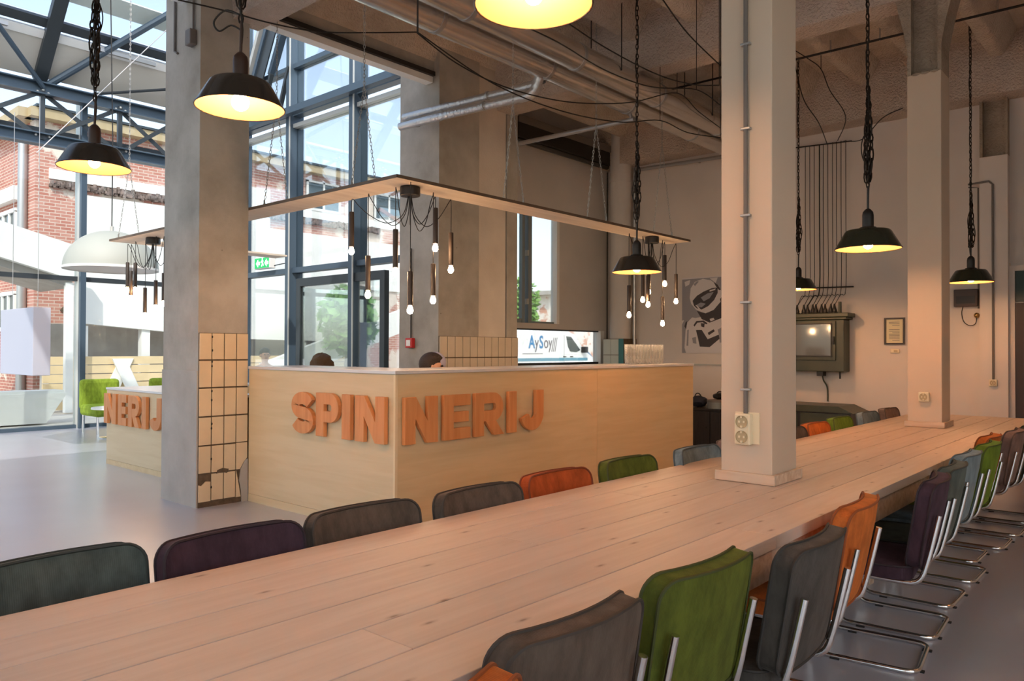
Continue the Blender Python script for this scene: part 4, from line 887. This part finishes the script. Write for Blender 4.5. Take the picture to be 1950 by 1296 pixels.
pendant(2.06, 5.66, 2.64, 'dark enamel pendant hanging at left in front of the lattice girder', ENAMEL, BROWNN, 4.74, False, .15)
pendant(2.30, 1.92, 2.75, 'enamel pendant cut by the top edge showing its glowing lining', ENAMEL, BROWNN, 4.74)
pendant(6.20, 3.90, 2.13, 'dark enamel pendant hanging in front of the right pendant cluster', ENAMEL, BLACK, 4.74)
pendant(6.07, 1.80, 2.16, 'green black enamel pendant over the table between the two columns', ENAMELG, BLACK, 4.74)
pendant(9.31, 1.73, 2.125, 'small far green black enamel pendant right of the slim column', ENAMELG, BLACK, 5.19, False, -.2).scale = (.93, .93, .93)
pendant(9.41, 3.60, 2.144, 'far enamel pendant half hidden behind the large cream column', ENAMELG, BLACK, 5.19).scale = (.93, .93, .93)
for i, (x, y) in enumerate(((-2.6, 1.9), (-1.7, 4.0), (2.3, -1.2), (6.1, -.6), (-1.7, -1.2))):  # unseen pendants added around the viewer to help light the room
    pendant(x, y, 2.6, ['enamel pendant over the table end behind the viewer', 'enamel pendant in the hall left of the viewer', 'enamel pendant right of the viewer near the right wall', 'enamel pendant outside the view beside the far table', 'enamel pendant behind the viewer at the right wall'][i], ENAMEL, BROWNN, 4.74)

# ================================================================ CEILING SERVICES
du = thing('ventilation_duct', 'long foil wrapped duct under the ceiling, nearer the window side', 'duct', (3, 4.85, 4.25))
du2 = thing('ventilation_duct', 'long foil wrapped duct under the ceiling, nearer the table', 'duct', (3, 4.47, 4.25))
for d, y in ((du, 4.85), (du2, 4.47)):
    for k in range(9): MB().tube([(-3+1.5*k+.004, y, 4.25), (-1.5+1.5*k-.004, y, 4.25)], .13, 24).build('duct_section', FOIL, d, True)
    for k in range(1, 9): MB().tube([(-3+1.5*k-.02, y, 4.25), (-3+1.5*k+.02, y, 4.25)], .136, 24).build('duct_clamp', ZINC, d, True)
    for x in (.5, 2.4, 4.9, 6.6, 8.6): MB().tube([(x, y-.134, 4.25), (x, y-.134, 5.0)], .006, 6).build('hanger_rod', CABLE, d)
pp = thing('foil_pipe_pair', 'two foil lagged pipes ending over the bar beside the pier', 'pipe', (5.95, 6, 4.05))
for z, x0 in ((4.10, 5.86), (3.98, 5.80)):
    MB().tube([(x0, 6.85, z-.01), (x0+.06, 6.2, z), (x0+.15, 5.15, z)], .045, 14).build('pipe', FOILP, pp, True)
    for y in (6.6, 6.25, 5.6): MB().tube([(x0+.03+.09*(6.85-y)/1.7, y-.012, z), (x0+.03+.09*(6.85-y)/1.7, y+.012, z)], .05, 14).build('band', ZINC, pp, True)
    MB().tube(fillet([(x0+.15, 5.15, z), (x0+.17, 4.98, z), (x0+.17, 4.9, z+.17)], .1), .05, 12).build('elbow', FOILP, pp, True)
MB().lathe([(.001, 0), (.05, 0), (.05, .05), (.03, .09), (.001, .09)], 14, (6.05, 4.95, 4.12)).build('valve', BLACK, pp, True)
pz = thing('zinc_pipe', 'thin bright zinc pipe crossing below the ducts near the blind', 'pipe', (7.5, 5.6, 4.06)); MB().tube([(7.47, 6.46, 4.05), (7.54, 4.78, 4.05)], .028, 12).build('pipe', ZINC, pz, True); MB().tube([(7.54, 4.82, 4.05), (7.54, 4.85, 4.2)], .02, 8).build('bracket', ZINC, pz, True)
pe = thing('wall_pipe', 'bright pipe running high along the end wall', 'pipe', (10.3, 5.8, 4.22)); MB().tube(fillet([(10.36, 6.56, .2), (10.36, 6.56, 4.23), (10.36, 4.4, 4.19)], .06), .028, 12).build('pipe', ZINC, pe, True); MB().tube([(10.36, 5.5, 4.21), (10.5, 5.5, 4.21)], .012, 6).build('bracket', ZINC, pe)
rc = thing('ceiling_conduit', 'dark straight conduit crossing under the ceiling beyond the slim column', 'conduit', (8.5, 2, 4.6)); MB().tube([(8.5, 5.2, 4.66), (8.5, -2, 4.60)], .013, 8).build('tube', CABLE, rc, True)
for y in (2.9, 2.4, 1.35, .4): MB().tube([(8.5, y, 4.62), (8.5, y, 4.76)], .008, 6).build('clip', ZINC, rc)
C = [('black cable slung from the tiled column to the ducts', [(2.42, 5.2, 3.79), (2.77, 5.2, 3.83), (3.15, 5.2, 3.86), (3.57, 5.2, 3.93), (4.04, 5.2, 4.07), (4.6, 5.2, 4.25)]),
     ('black cable sagging past the foil pipes, upper of two', [(3.8, 4.3, 3.75), (4.21, 4.3, 3.64), (4.77, 4.3, 3.6), (5.48, 4.3, 3.66), (6.14, 4.3, 3.79), (6.8, 4.3, 3.97), (7.67, 4.3, 4.28), (8.17, 4.3, 4.19), (8.73, 4.3, 4.12)]),
     ('black cable sagging past the foil pipes, lower of two', [(3.72, 4.2, 3.7), (4.53, 4.2, 3.54), (5.43, 4.2, 3.53), (6.36, 4.2, 3.64), (7.13, 4.2, 3.83), (7.73, 4.2, 3.83), (8.53, 4.2, 3.94)]),
     ('black cable sagging from the topmost pendant towards the large column', [(3.94, 3.6, 3.73), (4.59, 3.6, 3.74), (5.22, 3.6, 3.7), (5.96, 3.6, 3.75), (6.8, 3.6, 3.94), (7.31, 3.6, 3.91)]),
     ('black cable under the near ribs, above the other sagging ones', [(4.33, 3.4, 3.8), (4.93, 3.4, 3.75), (5.71, 3.4, 3.75), (6.36, 3.4, 3.83), (6.88, 3.4, 3.96)]),
     ('steep black cable dropping to the top of the large cream column', [(4.6, 2.8, 3.98), (4.79, 2.8, 3.89), (5.16, 2.8, 3.76), (5.69, 2.8, 3.67)]),
     ('black cable looping down to the wire rail, right of the large column', [(9.0, 3.49, 4.95), (9.0, 3.32, 4.80), (9.0, 3.18, 4.65), (9.0, 3.08, 4.38), (9.2, 2.97, 4.10), (10.4, 3.46, 4.16)]),
     ('black cable from the slim column to the wire rail', [(9.0, 2.31, 4.02), (9.0, 2.52, 3.95), (9.4, 2.85, 3.86), (10.4, 3.38, 4.14)]),
     ('black cable fanning into the wire rail beside the large column', [(9.0, 3.48, 4.76), (9.0, 3.38, 4.34), (9.4, 3.35, 4.15), (10.4, 3.60, 4.15)])]
for l, P in C:
    t = tag(MB().tube(smooth(P, 6), .0055, 6).build('ceiling_cable', CABLE, None, True), l, 'cable', 'black cables slung under the ceiling')
hk = [(4.6, 5.2, 4.25), (7.67, 4.3, 4.28), (7.13, 4.2, 3.83), (7.31, 3.6, 3.91), (6.8, 3.6, 3.94), (6.88, 3.4, 3.96), (9.0, 3.18, 4.65), (8.73, 4.3, 4.12), (8.53, 4.2, 3.94), (3.94, 3.6, 3.73), (4.33, 3.4, 3.80), (5.69, 2.8, 3.67), (3.8, 4.3, 3.75), (3.72, 4.2, 3.70)]
for p in hk: tag(MB().tube([p, (p[0], p[1], 5.0)], .004, 5).build('cable_hook_rod', CABLE), 'thin vertical hook rod carrying a slung cable', 'rod', 'hook rods under the ceiling')

# ================================================================ END WALL OBJECTS
po = thing('astronaut_print', 'grey and white astronaut stencil print on the end wall', 'print', (10.49, 5.3, 1.9))
B(10.482, 10.498, 4.70, 5.785, 1.35, 2.49).build('panel', PRINTW, po)
def pq(cx, cy):
    px, py = 1250+cx/5.4, 480+cy/5.4; return (-(5.785-(px-1301)*(.665/77)), 2.49-(py-528)*(1.14/144))
def pposter(poly, mt, lift, nm='printed_shape'):
    MB().prism([pq(*p) for p in poly], (10.482-lift, 0, 0), (0, -1, 0), (0, 0, 1), .0008).build(nm, mt, po)
pposter([(275, 275), (850, 270), (850, 620), (640, 640), (275, 700)], PRINTG, .0005)
pposter([(300, 300), (360, 285), (350, 330), (310, 350)], PRINTW, .0012); pposter([(560, 280), (640, 275), (620, 330)], PRINTW, .0012)
pposter([(355, 470), (365, 370), (410, 305), (490, 280), (570, 300), (650, 365), (690, 440), (690, 560), (640, 640), (520, 640), (420, 590), (370, 530)], PRINTW, .0014)
pposter([(385, 500), (430, 450), (500, 410), (580, 380), (640, 376), (640, 430), (605, 500), (545, 560), (480, 592), (430, 580), (400, 550)], PRINTD, .0024)
pposter([(470, 470), (540, 430), (600, 420), (560, 480), (500, 510)], PRINTG, .0034)
pposter([(430, 605), (520, 632), (610, 590), (690, 450), (850, 470), (850, 640), (690, 680), (560, 728), (480, 690)], PRINTD, .0024)
pposter([(520, 600), (600, 560), (660, 480), (670, 520), (600, 600), (540, 625)], PRINTW, .0034)
pposter([(275, 740), (300, 690), (370, 640), (430, 625), (380, 670), (330, 720), (312, 800), (300, 980), (316, 1035), (275, 1035)], PRINTG, .0018)
pposter([(320, 720), (380, 670), (480, 690), (560, 730), (850, 660), (850, 980), (320, 960)], PRINTW, .0016)
pposter([(420, 800), (480, 800), (540, 895), (650, 850), (660, 890), (560, 975), (460, 970), (440, 880)], PRINTD, .0026)
pposter([(540, 830), (600, 795), (612, 815), (552, 855)], PRINTD, .0026); pposter([(640, 800), (700, 765), (850, 760), (850, 930), (660, 930), (650, 840)], PRINTG, .0026)
pposter([(395, 750), (425, 708), (500, 705), (540, 735), (525, 745), (490, 722), (435, 725), (405, 765)], PRINTD, .003); pposter([(470, 730), (510, 735), (505, 775), (475, 765)], PRINTD, .003)
pposter([(395, 330), (430, 300), (450, 305), (410, 350)], PRINTG, .0022); pposter([(600, 320), (640, 350), (670, 400), (655, 405), (620, 360)], PRINTD, .0022)
pposter([(430, 540), (470, 520), (520, 535), (480, 570), (440, 565)], PRINTG, .0034); pposter([(560, 400), (620, 385), (615, 400), (560, 415)], PRINTW, .0038); pposter([(415, 545), (430, 545), (470, 592), (450, 590)], PRINTW, .0036)
pposter([(700, 300), (850, 290), (850, 430), (720, 420), (690, 370)], PRINTD, .001); pposter([(330, 800), (345, 795), (340, 960), (322, 960)], PRINTG, .0022); pposter([(380, 880), (420, 870), (425, 940), (390, 935)], PRINTG, .0022)
pposter([(560, 690), (600, 680), (610, 700), (570, 715)], PRINTW, .0036); pposter([(700, 560), (850, 540), (850, 640), (690, 680)], PRINTG, .003); pposter([(300, 760), (312, 720), (330, 705), (318, 790)], PRINTD, .0026)
fp = thing('framed_notice', 'small black framed printed notice on the end wall', 'frame', (10.49, 2.8, 1.65))
B(10.488, 10.5, 2.69, 2.90, 1.49, 1.80).build('paper', mat('paper', srgb(224, 212, 176), .7), fp)
for q in ((2.675, 2.695, 1.475, 1.815), (2.895, 2.915, 1.475, 1.815), (2.695, 2.895, 1.475, 1.495), (2.695, 2.895, 1.795, 1.815)): B(10.475, 10.5, *q).build('frame_bar', mat('frame_brown', srgb(58, 44, 32), .4), fp)
ln = MB()
for k in range(13):
    if k in (3, 4): continue
    ln.box(10.486, 10.488, 2.735, 2.86-(.04 if k % 5 == 2 else 0), 1.755-k*.019, 1.761-k*.019)
ln.build('printed_lines', LETG, fp, kind='stuff')
th = thing('wall_thermostat', 'small pinkish oval wall device under the framed notice', 'thermostat', (10.49, 2.79, 1.39)); B(10.475, 10.5, 2.735, 2.845, 1.365, 1.42).build('housing', SOCK, th, bevel=.012); B(10.472, 10.476, 2.755, 2.80, 1.38, 1.405).build('dial', SOCKD, th)
ec = thing('electrical_cabinet', 'vintage dark green electrical cabinet with glass door on the end wall', 'cabinet', (10.4, 3.74, 1.12))
B(10.27, 10.495, 3.34, 4.16, 1.12, 1.80).build('body', DGREEN, ec, bevel=.01); B(10.24, 10.495, 3.30, 4.20, 1.80, 1.83).build('cornice', DGREEN, ec, bevel=.008); B(10.22, 10.495, 3.27, 4.23, 1.83, 1.885).build('cornice', DGREEN, ec, bevel=.01)
dr = B(10.25, 10.27, 3.44, 4.06, 1.27, 1.78).build('door', DGREEN, ec, bevel=.004); B(10.244, 10.25, 3.50, 4.0, 1.33, 1.74).build('door_glass', mat('cabinet_glass', srgb(96, 104, 110), .08, spec=1.), dr)
for q in ((3.485, 3.50, 1.315, 1.755), (4.0, 4.015, 1.315, 1.755), (3.5, 4.0, 1.315, 1.33), (3.5, 4.0, 1.74, 1.755)): B(10.238, 10.25, *q).build('glass_bead', BLACK, dr)
B(10.225, 10.25, 3.455, 3.475, 1.48, 1.58).build('latch', BLACK, dr)
for y in (3.40, 4.10): MB().tube([(10.3, y, 1.885), (10.3, y, 2.03)], .02, 10).build('finial', DGREEN, ec, True); MB().tube([(10.3, y, 1.03), (10.3, y, 1.12)], .012, 8).build('foot_bolt', BLACK, ec, True)
iy = [3.48, 3.525, 3.60, 3.645, 3.72, 3.76, 3.83, 3.88, 3.97]
for y in iy: MB().lathe([(.001, 1.885), (.044, 1.885), (.040, 1.90), (.028, 1.905), (.030, 1.925), (.018, 1.955), (.009, 2.01), (.001, 2.01)], 12, (10.33, y, 0)).build('insulator', BLACK, ec, True)
B(10.30, 10.42, 3.62, 3.70, 1.06, 1.12).build('cable_gland', BLACK, ec); MB().tube(smooth([(10.42, 3.67, 1.08), (10.44, 3.66, 1.0), (10.47, 3.63, .93), (10.48, 3.62, .85), (10.48, 3.62, .72)], 5), .010, 8).build('feed_cable', DGREEN, ec, True)
wrl = thing('wire_rail_harness', 'rows of vertical black wires between two rails above the electrical cabinet', 'wiring', (10.47, 3.75, 3.2))
MB().tube([(10.46, 3.30, 4.14), (10.46, 4.30, 4.19)], .009, 8).build('rail', BLACK, wrl, True); MB().tube([(10.46, 3.28, 2.23), (10.46, 4.2, 2.25)], .009, 8).build('rail', BLACK, wrl, True)
cy = [3.37, 3.43, 3.49, 3.54, 3.60, 3.66, 3.71, 3.78, 3.84, 3.90]
for k, y in enumerate(cy): MB().tube(smooth([(10.44, y, 4.16), (10.44, y, 3.2), (10.44, y, 2.22), (10.40, (y+iy[min(k, 8)])/2, 2.13), (10.33, iy[min(k, 8)], 1.99)], 4), .0042 if k != 6 else .008, 6).build('wire', CABLE, wrl, True)
mb_ = thing('meter_box', 'brown meter box with dark window on the end wall below the far pendant', 'meter', (10.45, 1.98, 1.93))
B(10.40, 10.5, 1.865, 2.115, 1.925, 2.13).build('housing', mat('meter_brown', srgb(70, 56, 52), .5), mb_, bevel=.008); B(10.393, 10.40, 1.89, 2.09, 1.96, 2.05).build('window', BLACK, mb_)
MB().tube(smooth([(10.47, 2.03, 1.925), (10.46, 2.04, 1.85), (10.46, 2.02, 1.75), (10.46, 1.96, 1.70), (10.46, 1.90, 1.72), (10.46, 1.885, 1.80)], 6), .005, 6).build('cable', CABLE, mb_, True)
MB().tube([(10.47, 1.868, 1.9), (10.47, 1.868, 3.33), (10.47, 1.97, 3.35)], .009, 8).build('riser_conduit', GREYP, mb_, True); MB().sphere((10.46, 1.885, 1.82), .032, 12, 8).build('brass_junction', mat('brass', srgb(190, 150, 90), .25, .9), mb_, True)
sb = thing('dark_sideboard', 'dark wooden sideboard against the end wall right of the bar end', 'sideboard', (10.2, 5.1, 0))
B(9.88, 10.45, 4.55, 5.9, .05, .55).build('carcass', DARKW, sb); B(9.86, 10.47, 4.53, 5.92, .55, .58).build('top', DARKW, sb, bevel=.004)
for k in range(3): d_ = B(9.865, 9.88, 4.57+k*.45, 5.0+k*.45, .08, .53).build('door', DARKW, sb); MB().sphere((9.855, 4.62+k*.45, .32), .012, 8, 6).build('knob', BLACK, d_, True)
sb2 = thing('green_sideboard', 'low dark green sideboard with chamfered top below the electrical cabinet', 'sideboard', (10.1, 3.7, 0))
MB().prism([(3.10, .62), (3.28, .70), (4.42, .70), (4.45, .62)], (10.48, 0, 0), (0, 1, 0), (0, 0, 1), -.62).build('top', DGREEN, sb2); B(9.90, 10.46, 3.14, 4.42, .06, .62).build('carcass', DARKW, sb2)
for k in range(2): d_ = B(9.885, 9.90, 3.17+k*.63, 3.76+k*.63, .09, .60).build('door', DGREEN, sb2); MB().sphere((9.875, 3.74+k*.06, .36), .012, 8, 6).build('knob', BLACK, d_, True)
def lump(x, y, z, sx, sy, sz, label, nm, cat, mt):
    t = thing(nm, label, cat, (x, y, z)); mb = MB().sphere((x, y, z+sz), 1, 14, 8, (sx, sy, sz)); mb.v = [(a+random.uniform(-.01, .01), b+random.uniform(-.01, .01), max(z, c+random.uniform(-.01, .01))) for a, b, c in mb.v]
    mb.build('body', mt, t, True); MB().tube(smooth([(x-.02, y-sy*.5, z+sz*1.7), (x-.03, y-sy*.2, z+sz*2.4), (x-.03, y+sy*.2, z+sz*2.4), (x-.02, y+sy*.5, z+sz*1.7)], 5), .008, 6).build('strap', BLACK, t, True)
lump(10.05, 5.28, .58, .14, .12, .08, 'blue black soft bag on the dark sideboard next to the bar end', 'soft_bag', 'bag', mat('navy_fabric', srgb(36, 40, 56), .8)); lump(10.15, 4.98, .70, .12, .13, .045, 'black soft bag lying behind and above the grey tin', 'soft_bag', 'bag', BLACK)
tn = thing('storage_tin', 'pale grey round tin on the dark sideboard', 'tin', (10.0, 4.98, .58)); MB().lathe([(.001, 0), (.13, 0), (.13, .115), (.001, .115)], 24, (10.0, 4.98, .58)).build('body', mat('tin_grey', srgb(130, 134, 130), .4, .4), tn, True); MB().lathe([(.134, .09), (.134, .12), (.001, .125)], 24, (10.0, 4.98, .58)).build('lid', GREYP, tn, True)

# ================================================================ GLASSES AT THE END OF THE BAR
g0 = None; gm = MB().lathe([(.022, 0), (.024, .002), (.030, .088), (.0312, .09), (.029, .0895), (.0225, .004), (.001, .003)], 14)
gme = bpy.data.meshes.new('drinking_glass'); gme.from_pydata(gm.v, [], gm.f); gme.polygons.foreach_set('use_smooth', [True]*len(gme.polygons)); gme.materials.append(GLASSM)
for k in range(12):
    for j in range(6):
        o = link('drinking_glass', gme); o.location = (7.215+k*.0655, 4.66, 1.2365+j*.0262)
        tag(o, 'clear tumbler in the rows of nested stacks at the right end of the bar', 'glass', 'nested tumblers on the bar')

# ================================================================ PEOPLE
def skin_obj(name, V, E, R, mt, par, sub=2):
    me = bpy.data.meshes.new(name); me.from_pydata(V, E, []); me.materials.append(mt); o = link(name, me, par)
    mod = o.modifiers.new('skin', 'SKIN'); mod.use_smooth_shade = True
    for i, r in enumerate(R): me.skin_vertices[0].data[i].radius = (r, r)
    me.skin_vertices[0].data[0].use_root = True
    s = o.modifiers.new('sub', 'SUBSURF'); s.levels = sub; s.render_levels = sub
    return o
def person(x, y, rz, top, label, slabel, shirt, hairm, curly, bend=0., hairlong=False):
    t = thing('person', label, 'person', (x, y, 0), None, local=True); t.rotation_euler = (0, 0, rz); k = top/1.33
    V = [(0, 0, .53), (0, 0, .70), (0, .02, .88), (0, .03, .99), (0, .04+bend*.3, 1.06), (0, .05+bend*.5, 1.11), (0, .06+bend*.6, 1.20), (0, .05+bend*.6, 1.265)]
    R = [.13, .125, .135, .085, .052, .07, .092, .066]; E = [(i, i+1) for i in range(7)]
    def add(par, p, r): V.append(p); R.append(r); E.append((par, len(V)-1)); return len(V)-1
    for s in (1, -1):
        a = add(3, (s*.16, .02, .95), .058); b = add(a, (s*.22, .08, .72), .042); c = add(b, (s*.14, .30, .70), .030); h = add(c, (s*.12, .37, .70), .034)
        for f in range(4): p_ = add(h, (s*(.085+f*.022), .43+.012*(f in (1, 2)), .695), .010); add(p_, (s*(.085+f*.022), .465+.012*(f in (1, 2)), .68), .008)
        p_ = add(h, (s*.07, .40, .70), .011); add(p_, (s*.055, .43, .69), .009)
        a = add(0, (s*.10, .06, .52), .095); b = add(a, (s*.13, .42, .52), .068); c = add(b, (s*.13, .42, .12), .045); add(c, (s*.13, .54, .04), .040)
    V = [(a, b, c*k if c > .53 else c) for a, b, c in V]
    body = skin_obj('body', V, E, R, SKIN, t)
    S = [V[0], V[1], V[2], (V[3][0], V[3][1], V[3][2]-.01)]; SE = [(0, 1), (1, 2), (2, 3)]; SR = [.15, .145, .15, .10]
    for s in (1, -1):
        S += [(s*.165, .02, .95*k), (s*.215, .075, .76*k)]; n = len(S); SE += [(3, n-2), (n-2, n-1)]; SR += [.072, .058]
    skin_obj('shirt', S, SE, SR, shirt, t)
    tr_ = [(0, 0, .53), (.10, .06, .52), (.13, .42, .52), (.13, .42, .16), (-.10, .06, .52), (-.13, .42, .52), (-.13, .42, .16)]
    skin_obj('trousers', tr_, [(0, 1), (1, 2), (2, 3), (0, 4), (4, 5), (5, 6)], [.145, .105, .08, .06, .105, .08, .06], CLOTHD, t)
    hc = Vector((0, .045+bend*.6, 1.225*k))
    mb = MB(); r0 = .118 if not curly else .132
    mb.sphere((0, 0, 0), r0, 20, 12, (.95, 1.08, 1.0)); vs = []
    for a, b, c in mb.v:
        if b > .03 and c < .035: f = .70; c = max(c, -.02)
        else: f = 1
        if c < -.07 and not hairlong: c = -.07
        q = Vector((a*f, b*f-.012, c)); 
        if curly: q *= 1+random.uniform(-.10, .12)
        vs.append(tuple(q+hc))
    mb.v = vs; mb.build('hair', hairm, t, True, ang=90)
    for s in (1, -1): MB().sphere((s*.033, .135+bend*.6, 1.205*k), .011, 8, 6).build('eye', BLACKR, t, True); MB().sphere((s*.092, .05+bend*.6, 1.19*k), .026, 8, 6, (.4, .7, 1.2)).build('ear', SKIN, t, True)
    MB().sphere((0, .15+bend*.6, 1.175*k), .016, 8, 6, (.8, 1.2, 1.4)).build('nose', SKIN, t, True); MB().sphere((0, .135+bend*.6, 1.14*k), .022, 8, 6, (1.2, .4, .3)).build('mouth', mat('lips', srgb(176, 96, 90), .5), t, True)
    st = thing('stool', slabel, 'stool', (x, y, 0))
    MB().lathe([(.001, .36), (.17, .36), (.17, .395), (.001, .40)], 20, (x, y, 0)).build('seat', DARKW, st, True)
    for a in (.8, 2.4, 4.0, 5.5): MB().tube([(x+.12*math.cos(a), y+.12*math.sin(a), .36), (x+.15*math.cos(a), y+.15*math.sin(a), 0)], .012, 8).build('leg', BLACK, st, True)
    return t

person(8.06, 13.55, math.radians(168), 1.41, 'person with short dark hair and white shirt sitting outside beyond the glazing', 'round stool outside under the person in the white shirt', CLOTHW, HAIRD, False)
person(5.11, 7.37, math.radians(145), 1.315, 'person with bushy curly hair sitting behind the left bar arm', 'round stool under the person with curly hair', CLOTHD, HAIRC, True)
person(5.10, 5.62, math.radians(-139), 1.36, 'person with smooth dark hair turned right behind the bar corner', 'round stool under the person with smooth dark hair', CLOTHD, HAIRD, False, .04, True)
person(5.66, 6.05, math.radians(60), 1.36, 'person in a lilac cap half hidden behind the person with smooth dark hair', 'round stool under the person in the lilac cap', CLOTHD, CLOTHL, False)
